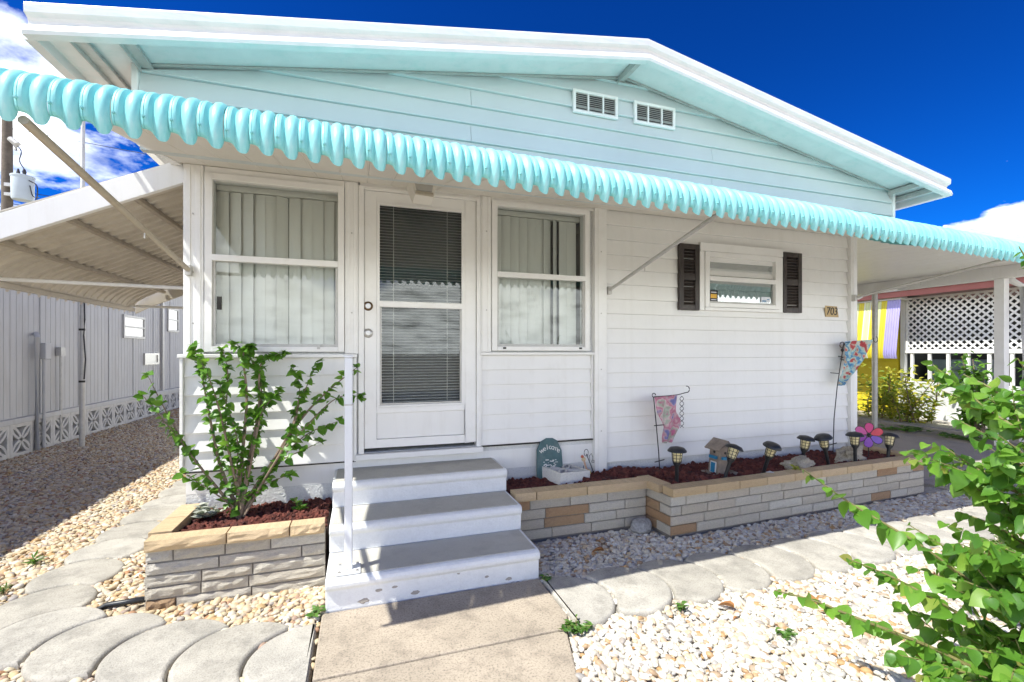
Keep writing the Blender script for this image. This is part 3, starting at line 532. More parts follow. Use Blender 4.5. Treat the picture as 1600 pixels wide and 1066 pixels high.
for i, (py, pz) in enumerate(PATH):
    a_, b_ = PATH[max(i - 1, 0)], PATH[min(i + 1, len(PATH) - 1)]; t = Vector((b_[0] - a_[0], b_[1] - a_[1])).normalized(); nrm = Vector((-t.y, t.x))
    if nrm.x > 0.2: nrm = -nrm
    rings.append([(x, py + nrm.x * hh, pz + nrm.y * hh + (e if i == 0 else (e * 0.5 if i == 1 else (e * 0.12 if i == 2 else 0)))) for (x, hh), e in [((xx, hh * 0.80), e) for (xx, hh), e in zip(XSEC, EDGE)]])
pm.sweep(rings, False, False, True)
Rs = Matrix.Translation((0.0118, -0.020, 0.062)) @ Matrix.Rotation(radians(95), 4, 'X'); pm.lathe([(0, 0.009), (0.0045, 0.008), (0.0055, 0.0), (0.005, -0.01)], 6, mat=Rs)
pand = pm.data('awning_pan', 'awning')
try: pand.set_sharp_from_angle(angle=radians(24))
except Exception: pass
k = 0; x = X0
while x < X1:
    put('awning_pan', pand, awn, (x, ylip(x) + random.uniform(-.003, .003), zlip(x) + random.uniform(-.002, .002)), (radians(random.uniform(-.25, .25)), radians(random.uniform(-.5, .5)), radians(2.8 + random.uniform(-.5, .5)))); x += PITCH
sp = MB().prism([(0.0, 0.0), (0.004, 0.012), (0.168, 0.012), (0.172, 0.0), (0.166, -0.004), (0.158, 0.0), (0.010, 0.0)], 'y', 0, -1.0).data('soffit_panel', 'soffit')
x = X0 + 0.03; sl_a = math.atan(0.165)
while x < X1 - 0.1:
    dy_, dz_ = -ylip(x) - 0.12, 2.700 - (zlip(x) + 0.160); sl_a = atan2(dz_, dy_); put('soffit_panel', sp, awn, (x, -0.018, 2.696), (sl_a, 0, 0), (1, sqrt(dy_ * dy_ + dz_ * dz_) , 1)); x += 0.1735
W('edge_angle', MB().sweep([[(X0 + 0.0, y, 2.686 + 0.19 * y), (X0 + 0.03, y, 2.686 + 0.19 * y), (X0 + 0.03, y, 2.735 + 0.19 * y), (X0, y, 2.735 + 0.19 * y)] for y in (0, -1.50)]), 'trim', awn)
def brace(anchor, tip, r=0.0165, mat='tanpipe'):
    a_, t_ = Vector(anchor), Vector(tip); d = (t_ - a_).normalized()
    br = W('awning_brace', MB().tube([a_ + d * 0.02, t_], r, 10), mat, awn)
    W('wall_clip', MB().box(a_.x - 0.018, a_.x + 0.018, a_.y - 0.03, a_.y + 0.012, a_.z - 0.035, a_.z + 0.035), 'galv', br, 0.003)
    W('brace_bolt', MB().tube([a_.lerp(t_, 0.42), a_.lerp(t_, 0.42) - Vector((0, 0, 0.045))], 0.004, 6), 'galv', br)
brace((-1.105, -0.055, 1.958), (-1.10, -1.69, 2.20)); brace((2.135, -0.035, 1.96), (2.02, -1.53, 2.23), 0.014, 'galv'); brace((5.165, -0.075, 2.0), (5.72, -1.28, 2.30), 0.014, 'galv')

# carport on the right
port = W('carport_roof', MB().box(5.254, 9.25, -0.42, 11, 2.70, 2.76), 'white', house)
cpd = MB().prism([(0.0, 0.0), (0.01, 0.008), (0.29, 0.008), (0.30, 0.0), (0.292, -0.003), (0.008, -0.003)], 'y', -0.42, 11).data('ceiling_panel', 'white')
for k in range(13): put('ceiling_panel', cpd, port, (5.26 + 0.304 * k, 0, 2.688))
W('carport_beam', MB().box(9.02, 9.16, -0.30, 11, 2.50, 2.684), 'white', port, 0.006); W('carport_fascia', bx(6.02, 9.3, -0.46, -0.424, 2.60, 2.78), 'fascia', port, 0.004)
W('gutter', MB().box(9.165, 9.30, -0.42, 11, 2.56, 2.69), 'white', port, 0.01)
W('carport_post', MB().box(9.02, 9.14, 0.46, 0.58, 0.0, 2.498), 'trim', port, 0.006)
W('carport_pole', MB().tube([(9.08, 2.30, -0.01), (9.08, 2.30, 2.498)], 0.045, 12), 'galv', port)
W('downspout', MB().tube([(9.22, 0.5, 2.56), (9.22, 0.46, 2.46), (9.19, 0.33, 2.36), (9.19, 0.33, 0.1)], 0.045, 10), 'white', port)
W('guy_pipe', MB().tube([(5.26, -0.06, 2.0), (7.4, 1.3, 2.30), (9.05, 1.9, 2.52)], 0.013, 8), 'white', port)

# side awning over the left yard
sa = W('side_awning', MB().sweep([[(x, y, z) for x, z in ((-1.15, 2.745), (-2.28, 2.225), (-2.28, 2.215), (-1.15, 2.735))] for y in (0.02, 3.0)]), 'corrug', house)
ringsA = []; NC = 26 * 8
PA = [(-1.16, 2.700), (-1.6, 2.493), (-2.1, 2.257), (-2.35, 2.140), (-2.44, 2.092), (-2.52, 2.035), (-2.575, 1.97), (-2.60, 1.90)]
WV = [(0.0, 0.0), (0.075, 0.0), (0.085, 0.028), (0.115, 0.028), (0.125, 0.0)]
for i, (xx, zz) in enumerate(PA): ringsA.append([(xx - 0.3 * hh, 0.06 + 0.125 * q + dy, zz - hh) for q in range(23) for dy, hh in WV])
W('corrugated_pan', MB().sweep(ringsA, False, False, False), 'corrug', sa)
W('front_fascia', MB().sweep([[(x, y, z) for y, z in ((0.015, zz), (0.055, zz), (0.055, zz - 0.165), (0.015, zz - 0.165))] for x, zz in ((-1.15, 2.745), (-2.30, 2.195))]), 'white', sa, 0.003)
W('rear_fascia', MB().sweep([[(x, y, z) for y, z in ((2.99, zz), (3.02, zz), (3.02, zz - 0.19), (2.99, zz - 0.19))] for x, zz in ((-1.15, 2.73), (-2.40, 2.16), (-2.58, 2.06))]), 'corrug', sa, 0.003)
for t in (0.30, 0.62, 0.93): xx = -1.15 - 1.22 * t; zz = 2.70 - 0.468 * (1.22 * t) ; W('purlin', bx(xx - 0.02, xx + 0.02, 0.07, 2.98, zz - 0.045, zz - 0.012), 'tanpipe', sa, 0.003)
W('lip_rail', MB().box(-2.62, -2.575, 0.05, 2.98, 1.895, 1.935), 'corrug', sa, 0.004)
for y in (0.75, 2.85): W('awning_arm', MB().tube([(-2.58, y, 1.95), (-1.15, y, 1.93)], 0.015, 8), 'white', sa)

# ================================================================ STEPS
steps = empty('concrete_steps', (0.44, -0.55, 0.0), 'white painted concrete steps with grey treads leading up to the front door', 'steps')
SX0, SX1 = -0.178, 1.058
for z0, z1, yf, yb in ((-0.05, 0.176, -1.07, -0.002), (0.178, 0.347, -0.735, -0.002), (0.349, 0.518, -0.400, -0.002)):
    n = 7; nose = [(yf + 0.022, z0)] + [(yf + 0.022, z1 - 0.062), (yf + 0.012, z1 - 0.056)] + [(yf - 0.004 + 0.020 * (1 - sin(t)), z1 - 0.022 + 0.022 * (1 - cos(t)) if False else z1 - 0.046 + 0.046 * sin(t)) for t in [pi / 2 * k / n for k in range(n + 1)]]
    pr = [(yf + 0.024, z0), (yf + 0.022, z1 - 0.064), (yf + 0.008, z1 - 0.056), (yf, z1 - 0.044), (yf - 0.002, z1 - 0.028), (yf + 0.004, z1 - 0.012), (yf + 0.016, z1 - 0.003), (yf + 0.03, z1), (yb, z1), (yb, z0)]
    s = W('step', MB().prism(pr, 'x', SX0, SX1), 'stepwhite', steps, 0.006)
    yb2 = {-1.07: -0.722, -0.735: -0.388, -0.400: -0.01}[yf]
    W('tread', bx(SX0 + 0.018, SX1 - 0.022, yf + 0.034, yb2, z1 + 0.0005, z1 + 0.0045), 'steptop', s)
rail = W('handrail', MB().box(-0.083, -0.040, -1.000, -0.957, 0.192, 1.372), 'rail', steps, 0.006)
W('base_plate', bx(-0.125, 0.002, -1.042, -0.915, 0.1812, 0.191), 'rail', rail, 0.002)
W('collar', bx(-0.086, -0.037, -1.003, -0.954, 1.105, 1.112), 'galv', rail)
W('top_cap', MB().box(-0.087, -0.036, -1.004, -0.953, 1.372, 1.384), 'rail', rail, 0.004)
for x in (-0.108, -0.016):
    for y in (-1.025, -0.932): W('bolt', MB().lathe([(0, 0.191), (0.009, 0.191), (0.008, 0.199), (0, 0.200)], 6, (x, y, 0)), 'steel', rail)

# ================================================================ PLANTERS
def brick_variants(n, rough, L=1.0, H=1.0, nx=9, nz=4):
    out = []
    for s in range(n):
        r = random.Random(s + 11); vs = []; fs = []
        for j in range(nz + 1):
            for i in range(nx + 1):
                u, w = i / nx, j / nz; e = min(u * 9, (1 - u) * 9, w * 3.4, (1 - w) * 3.4, 1.0)
                d = rough * (0.35 + 0.65 * e) * (0.55 + 0.9 * noise.noise(Vector((u * 5 + s * 7, w * 2.2, s * 3.3)))) * (0.35 + 0.65 * e)
                vs.append((u * L, -d, w * H))
        q = nx + 1
        fs = [(j * q + i, j * q + i + 1, (j + 1) * q + i + 1, (j + 1) * q + i) for j in range(nz) for i in range(nx)]
        o = len(vs); border = [i for i in range(nx + 1)] + [j * q + nx for j in range(1, nz + 1)] + [nz * q + i for i in range(nx - 1, -1, -1)] + [j * q for j in range(nz - 1, 0, -1)]
        vs += [(vs[i][0], 0.07, vs[i][2]) for i in border]; m = len(border)
        fs += [(border[(k + 1) % m], border[k], o + k, o + (k + 1) % m) for k in range(m)]; fs.append(tuple(o + k for k in range(m)))
        out.append((vs, fs))
    return out
BV = {}
def brick_data(mat, rough):
    if (mat, rough) not in BV: BV[(mat, rough)] = [MB().add(v, f).data('brick', mat) for v, f in brick_variants(6, rough)]
    return BV[(mat, rough)]
def brick_wall(root, p0, p1, z0, zc, rough, rnd, lens=(0.26, 0.31, 0.34, 0.36), start=0.0):
    p0, p1 = Vector(p0), Vector(p1); d = (p1 - p0); L = d.length; d.normalize(); ang = atan2(d.y, d.x); h = (zc[1] - zc[0]) / zc[2]
    nr = Vector((d.y, -d.x))     # outward
    ins = p0 + d * 0.02 - nr * 0.012; ine = p1 - d * 0.02 - nr * 0.012
    W('mortar_core', MB().sweep([[(p.x, p.y, z) for z in (z0 - 0.06, zc[1] - 0.002)] + [(p.x - nr.x * 0.06, p.y - nr.y * 0.06, z) for z in (zc[1] - 0.002, z0 - 0.06)] for p in (ins, ine)]), 'mortar', root)
    for c in range(zc[2]):
        x = 0.0; first = True; was = False
        while x < L - 0.03:
            l = rnd.choice(lens) * rnd.uniform(0.9, 1.1)
            if first: l *= (0.55, 1.0, 0.72, 0.9, 0.4)[(c + int(start)) % 5]; first = False
            if L - x - l < 0.08: l = L - x
            q = p0 + d * (x + 0.003)
            tan = rnd.random() < 0.15 and not was; was = tan
            put('brick', rnd.choice(brick_data('brick_tan' if tan else 'brick', rough)), root, (q.x + nr.x * rnd.uniform(-.002, .002), q.y + nr.y * rnd.uniform(-.002, .002), zc[0] + c * h + 0.004), (0, 0, ang), (l - 0.009, 1, h - 0.009)); x += l
def cap_row(root, p0, p1, z, w, rough, lens, over=0.025, h=0.062):
    p0, p1 = Vector(p0), Vector(p1); d = (p1 - p0); L = d.length; d.normalize(); ang = atan2(d.y, d.x); nr = Vector((d.y, -d.x)); x = 0; k = 0
    while x < L - 0.02:
        l = lens[k % len(lens)]; k += 1
        if L - x - l < 0.1: l = L - x
        q = p0 + d * (x + 0.003) + nr * over
        o = put('cap_stone', random.choice(brick_data('cap', rough)), root, (q.x, q.y, z + random.uniform(-.002, .002)), (0, 0, ang), (l - 0.007, w / 0.07, h)); x += l
        m = o.modifiers.new('bevel', 'BEVEL'); m.width = 0.004; m.segments = 2; m.limit_method = 'ANGLE'; m.angle_limit = radians(50)
rb = random.Random(3)
pl = empty('brick_planter', (-0.65, -0.35, 0.0), 'low split-stone planter with tan caps left of the steps, holding the shrub', 'planter')
brick_wall(pl, (-1.130, -0.665), (-0.200, -0.665), 0, (-0.045, 0.298, 5), 0.015, rb, (0.26, 0.36, 0.42))
brick_wall(pl, (-1.130, -0.02), (-1.130, -0.665), 0, (-0.045, 0.298, 5), 0.015, rb)
cap_row(pl, (-1.130, -0.665), (-0.205, -0.665), 0.300, 0.105, 0.014, (0.40, 0.33, 0.2)); cap_row(pl, (-1.130, -0.03), (-1.130, -0.560), 0.300, 0.115, 0.010, (0.27, 0.26))
pr_ = empty('brick_planter', (3.2, -0.4, 0.0), 'long stepped split-stone planter with tan caps along the right wall, full of lava rock', 'planter')
A0, A1, B0, B1 = (1.078, -0.495), (2.215, -0.495), (2.245, -0.765), (5.36, -0.630)
brick_wall(pr_, A0, A1, 0, (0.0, 0.298, 4), 0.009, rb, start=1); brick_wall(pr_, (2.225, -0.45), B0, 0, (0.0, 0.298, 4), 0.009, rb); brick_wall(pr_, B0, B1, 0, (0.0, 0.298, 4), 0.009, rb, start=2); brick_wall(pr_, B1, (5.36, -0.02), 0, (0.0, 0.298, 4), 0.009, rb)
cap_row(pr_, A0, (2.225, -0.495), 0.300, 0.12, 0.004, (0.17, 0.42, 0.53)); cap_row(pr_, (2.225, -0.375), (2.245, -0.655), 0.3005, 0.12, 0.004, (0.3,))
cap_row(pr_, (2.245, -0.765), B1, 0.300, 0.12, 0.004, (0.33, 0.34, 0.30, 0.32, 0.33)); cap_row(pr_, (5.36, -0.5), (5.36, -0.03), 0.3005, 0.12, 0.004, (0.24,))
struct('planter_soil_small', bx(-1.09, -0.2, -0.60, -0.002, 0.0, 0.285), 'soil'); struct('planter_soil_long', MB().prism([(1.09, -0.002), (1.09, -0.44), (2.29, -0.44), (2.30, -0.70), (5.31, -0.575), (5.31, -0.058), (5.0, -0.002)], 'z', 0.0, 0.275), 'soil')
lava_src = lambda mat: [rough_rock('lava_rock', 1.0, mat, k + 20, 2, 0.55, (1.1, 0.9, 0.75), 2.0) for k in range(5)]
def bed(poly, sp, z, mound=0.0):
    xs_ = [p[0] for p in poly]; ys_ = [p[1] for p in poly]; pts = []; y = min(ys_)
    while y < max(ys_):
        x = min(xs_)
        while x < max(xs_):
            px, py = x + random.uniform(-.5, .5) * sp, y + random.uniform(-.5, .5) * sp
            if inpoly(px, py, poly): pts.append((px, py, z + random.uniform(-.012, .012) + mound * max(0, noise.noise(Vector((px * 2.5, py * 2.5, 1))))))
            x += sp
        y += sp * 0.9
    return pts
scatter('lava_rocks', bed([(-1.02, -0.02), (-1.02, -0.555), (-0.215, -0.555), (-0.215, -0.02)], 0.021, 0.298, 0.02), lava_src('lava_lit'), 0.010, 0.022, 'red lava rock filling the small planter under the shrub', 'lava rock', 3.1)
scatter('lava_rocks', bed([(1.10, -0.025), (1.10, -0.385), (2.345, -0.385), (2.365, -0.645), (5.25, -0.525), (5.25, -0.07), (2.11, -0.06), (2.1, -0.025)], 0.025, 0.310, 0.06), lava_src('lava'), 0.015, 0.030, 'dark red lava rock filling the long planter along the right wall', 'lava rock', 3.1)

# ================================================================ GARDEN THINGS
def local(name, mb, mat, parent, loc=(0, 0, 0), rot=(0, 0, 0)):
    return put(name, mb if isinstance(mb, bpy.types.Mesh) else mb.data(name, mat), parent, loc, rot, world=False)
cap_d = MB().lathe([(0, 0.300), (0.012, 0.300), (0.050, 0.290), (0.066, 0.270), (0.067, 0.262), (0.040, 0.262), (0, 0.262)], 24).data('cap', 'black')
lens_d = MB().lathe([(0.0, 0.262), (0.036, 0.262), (0.028, 0.185), (0.0, 0.183)], 16).data('lens', 'lens')
cg = MB()
for k in range(8):
    a_ = 2 * pi * k / 8; cg.tube([(0.038 * cos(a_), 0.038 * sin(a_), 0.264), (0.030 * cos(a_), 0.030 * sin(a_), 0.180)], 0.0022, 5)
for z, r in ((0.238, 0.0365), (0.212, 0.0335), (0.190, 0.0310)): cg.tube([(r * cos(2 * pi * k / 16), r * sin(2 * pi * k / 16), z) for k in range(17)], 0.002, 5, False)
cage_d = cg.data('cage', 'black')
stake_d = MB().lathe([(0, 0.184), (0.031, 0.184), (0.026, 0.165), (0.014, 0.145), (0.0125, 0.0), (0.004, -0.06), (0, -0.06)], 12).data('stake', 'black')
LIGHTS = [((2.429, -0.60, 0.325), 0.0, 0.02, 'upright black solar path light left of the birdhouse'), ((2.905, -0.60, 0.325), 0.36, 0.02, 'black solar path light leaning right, just right of the birdhouse'),
          ((3.337, -0.58, 0.325), 0.08, 0.30, 'black solar path light tipped towards the viewer, second right of the birdhouse'), ((3.93, -0.46, 0.310), 0.10, 0.10, 'black solar path light standing behind the flat pale rock'),
          ((4.167, -0.55, 0.335), -0.28, 0.02, 'black solar path light leaning left below the tall garden flag'), ((4.50, -0.56, 0.325), -0.02, 0.0, 'upright black solar path light just left of the flower spinner'), ((4.985, -0.53, 0.285), 0.24, -0.05, 'black solar path light leaning right at the far end of the planter')]
for loc, tx, ty, lab in LIGHTS:
    e = empty('solar_light', loc, lab, 'path light', 'solar path lights in the long planter'); e.rotation_euler = (ty, tx, random.uniform(0, 1)) if False else (ty, tx, 0); e.scale = (1.12, 1.12, 1.06)
    local('cap', cap_d, None, e); local('lens', lens_d, None, e); local('cage', cage_d, None, e); local('stake', stake_d, None, e)
def stone(name, r, mat, seed, sq, loc, rz, lab, cat='rock', amp=0.45):
    d = rough_rock(name, r, mat, seed, 4, amp, sq, 1.5); d.polygons.foreach_set('use_smooth', [True] * len(d.polygons)); tag(put(name, d, None, loc, (0, 0, rz)), lab, cat)
stone('rock', 0.12, 'rock', 3, (1.35, 0.75, 0.55), (3.86, -0.50, 0.355), 0.2, 'flat pale limestone rock lying in the middle of the long planter', amp=0.6)
stone('rock', 0.11, 'rock', 9, (1.45, 0.7, 0.78), (4.62, -0.455, 0.37), 0.1, 'knobbly pale limestone rock under the flower spinner', amp=0.8)
stone('rock', 0.042, 'rockwhite', 5, (1.2, 0.8, 0.7), (3.38, -0.62, 0.338), 0.4, 'small white quartz rock beside a leaning solar light')
stone('rock', 0.088, 'rockgrey', 6, (1.05, 0.85, 0.72), (2.105, -0.585, 0.032), 0.3, 'round grey speckled rock in the inner corner of the long planter', amp=0.15)
for x, y, z, s in ((1.62, -0.33, 0.335, 1), (1.78, -0.36, 0.333, 2)): stone('rock', 0.026, 'rockwhite', s, (1.4, 0.8, 0.6), (x, y, z), s, 'small white stone on the lava rock before the cast block, %s one' % ('left' if s == 1 else 'right'))

# decorative cast block: frame and curved petals
def block_mesh(w, t, mat, b=0.028):
    m = MB(); hw = w / 2
    for a_ in ((-hw, hw, -hw, -hw + b), (-hw, hw, hw - b, hw), (-hw, -hw + b, -hw + b, hw - b), (hw - b, hw, -hw + b, hw - b)): m.box(a_[0], a_[1], -t / 2, t / 2, a_[2], a_[3])
    q = hw - b * 0.6
    for sx in (-1, 1):
        for sz in (-1, 1):
            for sw in (0, 1):      # two arcs from each corner to the centre make a petal
                pts = []
                for k in range(9):
                    u = k / 8; bul = 0.20 * q * sin(pi * u) * (1 if sw else -1); px, pz = sx * q * (1 - u), sz * q * (1 - u)
                    pts.append((px + bul * 0.707 * sx, pz - bul * 0.707 * sz))
                bw = b * 0.36; rings = []
                for k, p in enumerate(pts):
                    a_, c_ = Vector(pts[max(k - 1, 0)]), Vector(pts[min(k + 1, 8)]); d = (c_ - a_).normalized(); n = Vector((-d.y, d.x)) * bw; p = Vector(p); e = (0.46 if sw else 0.455) * t
                    rings.append([(p.x + n.x, -e, p.y + n.y), (p.x + n.x, e, p.y + n.y), (p.x - n.x, e, p.y - n.y), (p.x - n.x, -e, p.y - n.y)])
                m.sweep(rings)
    return m.data('cast_block', mat)
cb = put('cast_block', block_mesh(0.305, 0.095, 'castwhite', 0.019), None, (1.64, -0.155, 0.375), (radians(90), radians(3), radians(12))); tag(cb, 'white cast ornamental block lying flat on the lava rock before the slate', 'block')
sl_p = [(-0.105, 0), (0.105, 0), (0.125, 0.03), (0.115, 0.24), (0.075, 0.325), (0.03, 0.348), (-0.03, 0.348), (-0.085, 0.318), (-0.12, 0.25), (-0.125, 0.03)]
sle = empty('welcome_slate', (1.545, -0.075, 0.315), 'teal slate plaque reading welcome, leaning on the wall behind the white block', 'sign'); sle.rotation_euler = (radians(-9), radians(3), radians(4))
so_ = local('slate', MB().prism(sl_p, 'y', -0.012, 0.012), 'slate', sle); mdf = so_.modifiers.new('bevel', 'BEVEL'); mdf.width = 0.005; mdf.segments = 2
for i, ch in enumerate('welcome'):
    t = (i - 3) / 3; local('letter', text_data(ch, 0.062, 0.001, 'lettering'), None, sle, (t * 0.082, -0.0135, 0.272 - 0.030 * t * t), (radians(90), radians(t * 22), 0))
r = random.Random(5); gp = MB()
for k in range(22):
    x, z = r.uniform(-0.06, 0.06), r.uniform(0.105, 0.165); gp.box(x - 0.008, x + r.uniform(0, .02), -0.0135, -0.0122, z - 0.003, z + r.uniform(0.001, .006))
local('painted_decoration', gp, 'lettering', sle)

# wire garden ornament
og = empty('wire_ornament', (1.90, -0.12, 0.32), 'small wire garden ornament with yellow discs right of the white block', 'ornament')
local('frame', MB().tube([(0.06, 0, -0.03), (0.01, 0, 0.10), (-0.035, 0, 0.20)], 0.0035, 6).tube([(-0.035 + 0.02 * sin(t), 0, 0.21 + 0.03 * cos(t)) for t in [k * 0.5 for k in range(14)]], 0.0028, 5).tube([(0.02, 0, 0.12), (0.028, 0, 0.17), (0.015, 0, 0.20), (-0.005, 0, 0.18), (0.0, 0, 0.14)], 0.0026, 5).tube([(-0.05, 0, 0.0), (-0.06, 0, 0.10)], 0.003, 5).tube([(0.03 + 0.012 * cos(t), 0, 0.13 + 0.012 * sin(t)) for t in [k * 0.6 for k in range(11)]], 0.0022, 5), 'iron', og)
for x, z, rr, c in ((-0.02, 0.035, 0.030, (0.55, 0.42, 0.08)), (-0.062, 0.155, 0.020, (0.62, 0.50, 0.30)), (-0.075, 0.180, 0.014, (0.50, 0.12, 0.06))):
    local('disc', MB().lathe([(0, -0.003), (rr, -0.003), (rr * 0.9, 0.004), (0, 0.006)], 16, mat=Matrix.Translation((x, -0.006, z)) @ Matrix.Rotation(radians(90), 4, 'X')), petal_mat('disc_paint', c), og)
local('body_rod', MB().tube([(-0.06, -0.004, 0.15), (-0.045, -0.004, 0.10), (-0.03, -0.004, 0.06)], 0.009, 8), petal_mat('rod_paint', (0.55, 0.35, 0.25)), og)

# birdhouse
bh = empty('birdhouse', (3.02, -0.405, 0.315), 'weathered wooden birdhouse with blue doors and window boxes standing in lava rock', 'birdhouse'); bh.rotation_euler = (radians(2), radians(4), radians(3)); bh.scale = (1.08, 1.08, 1.08)
local('floor', MB().box(-0.105, 0.105, -0.105, 0.085, 0.0, 0.018), 'oldwood', bh)
local('wall', MB().prism([(-0.056, 0.018), (0.056, 0.018), (0.056, 0.225), (0.0, 0.272), (-0.056, 0.225)], 'y', -0.052, 0.052), 'oldwood', bh)
for s in (-1, 1): local('roof', MB().sweep([[(s * 0.002, y, 0.294), (s * 0.092, y, 0.215), (s * 0.088, y, 0.207), (s * -0.0, y, 0.284)] for y in (-0.078, 0.078)]), 'oldwood', bh)
local('gable_cross_roof', MB().sweep([[(x, -0.075, z) for x, z in ((-0.05, 0.232), (0, 0.288), (0.05, 0.232), (0, 0.276))], [(x, 0.0, z) for x, z in ((-0.01, 0.27), (0, 0.289), (0.01, 0.27), (0, 0.268))]]), 'oldwood', bh)
for x, y, rz in ((0.0, -0.0545, 0), (-0.0585, 0.0, -pi / 2)):
    R = Matrix.Translation((x, y, 0)) @ Matrix.Rotation(rz, 4, 'Z')
    local('door', MB().box(-0.030, 0.030, -0.004, 0.002, 0.020, 0.112, R), 'lettering', bh) if rz else None
    if rz: local('door', MB().box(-0.022, 0.022, -0.007, -0.004, 0.024, 0.104, R), 'bluepaint', bh)
    local('window_box', MB().box(-0.036, 0.036, -0.020, 0.0, 0.138, 0.160, R), 'bluepaint', bh)
    local('hole', MB().lathe([(0, 0), (0.011, 0), (0.011, 0.003), (0, 0.003)], 14, mat=R @ Matrix.Translation((0, 0.0, 0.190)) @ Matrix.Rotation(radians(90), 4, 'X')), 'ink', bh)
local('fence', MB().box(0.02, 0.10, -0.104, -0.098, 0.018, 0.045).box(0.098, 0.104, -0.1, 0.0, 0.018, 0.045), 'oldwood', bh)

# garden flags
def cloth_rows(rows, y, amp, n=14, sub=4):
    R_ = []
    for i in range(len(rows) - 1):
        for s in range(sub):
            t = s / sub; R_.append([rows[i][k] * (1 - t) + rows[i + 1][k] * t for k in range(3)])
    R_.append(rows[-1]); m = MB(); rg = []
    for i, (a_, b_, z) in enumerate(R_): rg.append([(a_ + (b_ - a_) * k / n, y + amp * sin(k * 0.9 + i * 0.35) * (0.25 + i / len(R_)), z + 0.10 * (b_ - a_) * (k / n) * (1 if amp > 0 else 0) * 0.6) for k in range(n + 1)])
    return m.sweep(rg, False, False, True)
def flag(base, pole, arm, hook, rows, mat, y, lab):
    f = empty('garden_flag', base, lab, 'garden flag'); W('pole', MB().tube(pole, 0.0048, 7).tube(arm, 0.0042, 7).tube(hook, 0.004, 6), 'iron', f)
    W('step_foot', MB().tube([(base[0] - 0.055, y, base[2] + 0.12), (base[0] + 0.045, y, base[2] + 0.135)], 0.005, 6), 'iron', f); W('cloth', cloth_rows(rows, y, 0.016), mat, f); return f
y = -0.20; c_ = (2.50, 1.012)
curl = [(2.497 + 0.018 * cos(t), y, 1.018 + 0.018 * sin(t)) for t in [k * 0.55 for k in range(11)]]
hk = [(2.851 + 0.030 * sin(t), y, 1.062 - 0.030 * cos(t)) for t in [k * 0.42 for k in range(9)]]
f1 = flag((2.56, y, 0.30), [(2.565, y, 0.25), (2.548, y, 0.50), (2.52, y, 0.775), (2.494, y, 1.005)], [(2.494, y, 1.003), (2.66, y, 1.008), (2.76, y, 1.016), (2.851, y, 1.034)], curl + [], [(2.50, 2.745, 1.000), (2.522, 2.735, 0.90), (2.535, 2.735, 0.845), (2.565, 2.765, 0.79), (2.590, 2.775, 0.73), (2.588, 2.735, 0.65), (2.592, 2.705, 0.583)], 'flag_a', y - 0.004, 'pink and blue garden flag on a short black iron stake before the siding')
W('hook', MB().tube(hk, 0.004, 6), 'iron', f1); W('cross_bar', MB().tube([(2.50, y, 0.745), (2.60, y - 0.01, 0.75)], 0.0045, 6), 'iron', f1)
W('wire_twist', MB().tube([(2.795 + 0.022 * sin(k * 0.8), y, 1.0 - k * 0.0115) for k in range(26)], 0.0028, 5).tube([(2.795 - 0.022 * sin(k * 0.8), y - 0.003, 1.0 - k * 0.0115) for k in range(26)], 0.0028, 5), 'iron', f1)
y = -0.128
curl = [(4.915 + 0.045 * cos(t) * (1 - t / 9), y, 1.475 + 0.045 * sin(t) * (1 - t / 9)) for t in [k * 0.5 for k in range(12)]]
hk = [(5.43 + 0.032 * cos(t), y, 1.545 + 0.032 * sin(t)) for t in [2.6 + k * 0.5 for k in range(11)]]
f2 = flag((4.785, y, 0.30), [(4.780, y, 0.25), (4.80, y, 0.7), (4.845, y, 1.03), (4.90, y, 1.30), (4.945, y, 1.505)], [(4.945, y, 1.505), (5.2, y, 1.515), (5.40, y, 1.535)], curl, [(4.955, 5.385, 1.518), (4.965, 5.345, 1.44), (4.955, 5.26, 1.325), (4.90, 5.11, 1.20), (4.87, 5.02, 1.13), (4.862, 4.935, 1.045)], 'flag_b', y - 0.006, 'red and aqua garden flag on a tall leaning stake at the house corner')
W('hook', MB().tube(hk, 0.0042, 6), 'iron', f2); W('charm', MB().lathe([(0, -0.02), (0.016, 0), (0.012, 0.02), (0, 0.03)], 10, (4.905, y - 0.012, 1.42)).tube([(4.85, y - 0.01, 1.36), (4.92, y - 0.014, 1.35), (4.87, y - 0.012, 1.33), (4.93, y - 0.01, 1.32)], 0.006, 6), 'iron', f2); W('cross_bar', MB().tube([(4.75, y, 1.185), (4.87, y, 1.175)], 0.0045, 6), 'iron', f2)

# flower spinner
fl = empty('flower_spinner', (4.86, -0.44, 0.30), 'pink and purple flower spinner on a thin stake at the right end of the planter', 'spinner')
fl.rotation_euler = (0, 0, radians(-48))
local('stake', MB().tube([(0, 0.004, -0.05), (0, 0.004, 0.27)], 0.0038, 6), 'iron', fl)
PC = [(0.60, 0.05, 0.22), (0.62, 0.06, 0.10), (0.20, 0.10, 0.50), (0.28, 0.08, 0.48), (0.32, 0.06, 0.40), (0.58, 0.10, 0.32)]
for k in range(6):
    a_ = radians(88 - 60 * k); ux, uz = cos(a_), sin(a_); poly = []
    for j in range(14):
        t = 2 * pi * j / 14; l, w = 0.072 + 0.052 * cos(t), 0.036 * sin(t) * (1 + 0.25 * cos(t)); poly.append((ux * l - uz * w, 0.27 + uz * l + ux * w))
    local('petal', MB().prism(poly, 'y', -0.006 - 0.002 * (k % 2), -0.003 - 0.002 * (k % 2)), petal_mat('petal_paint', PC[k]), fl)
    local('petal_wire', MB().tube([(p[0], -0.006, p[1]) for p in poly + poly[:1]], 0.003, 5), 'iron', fl)
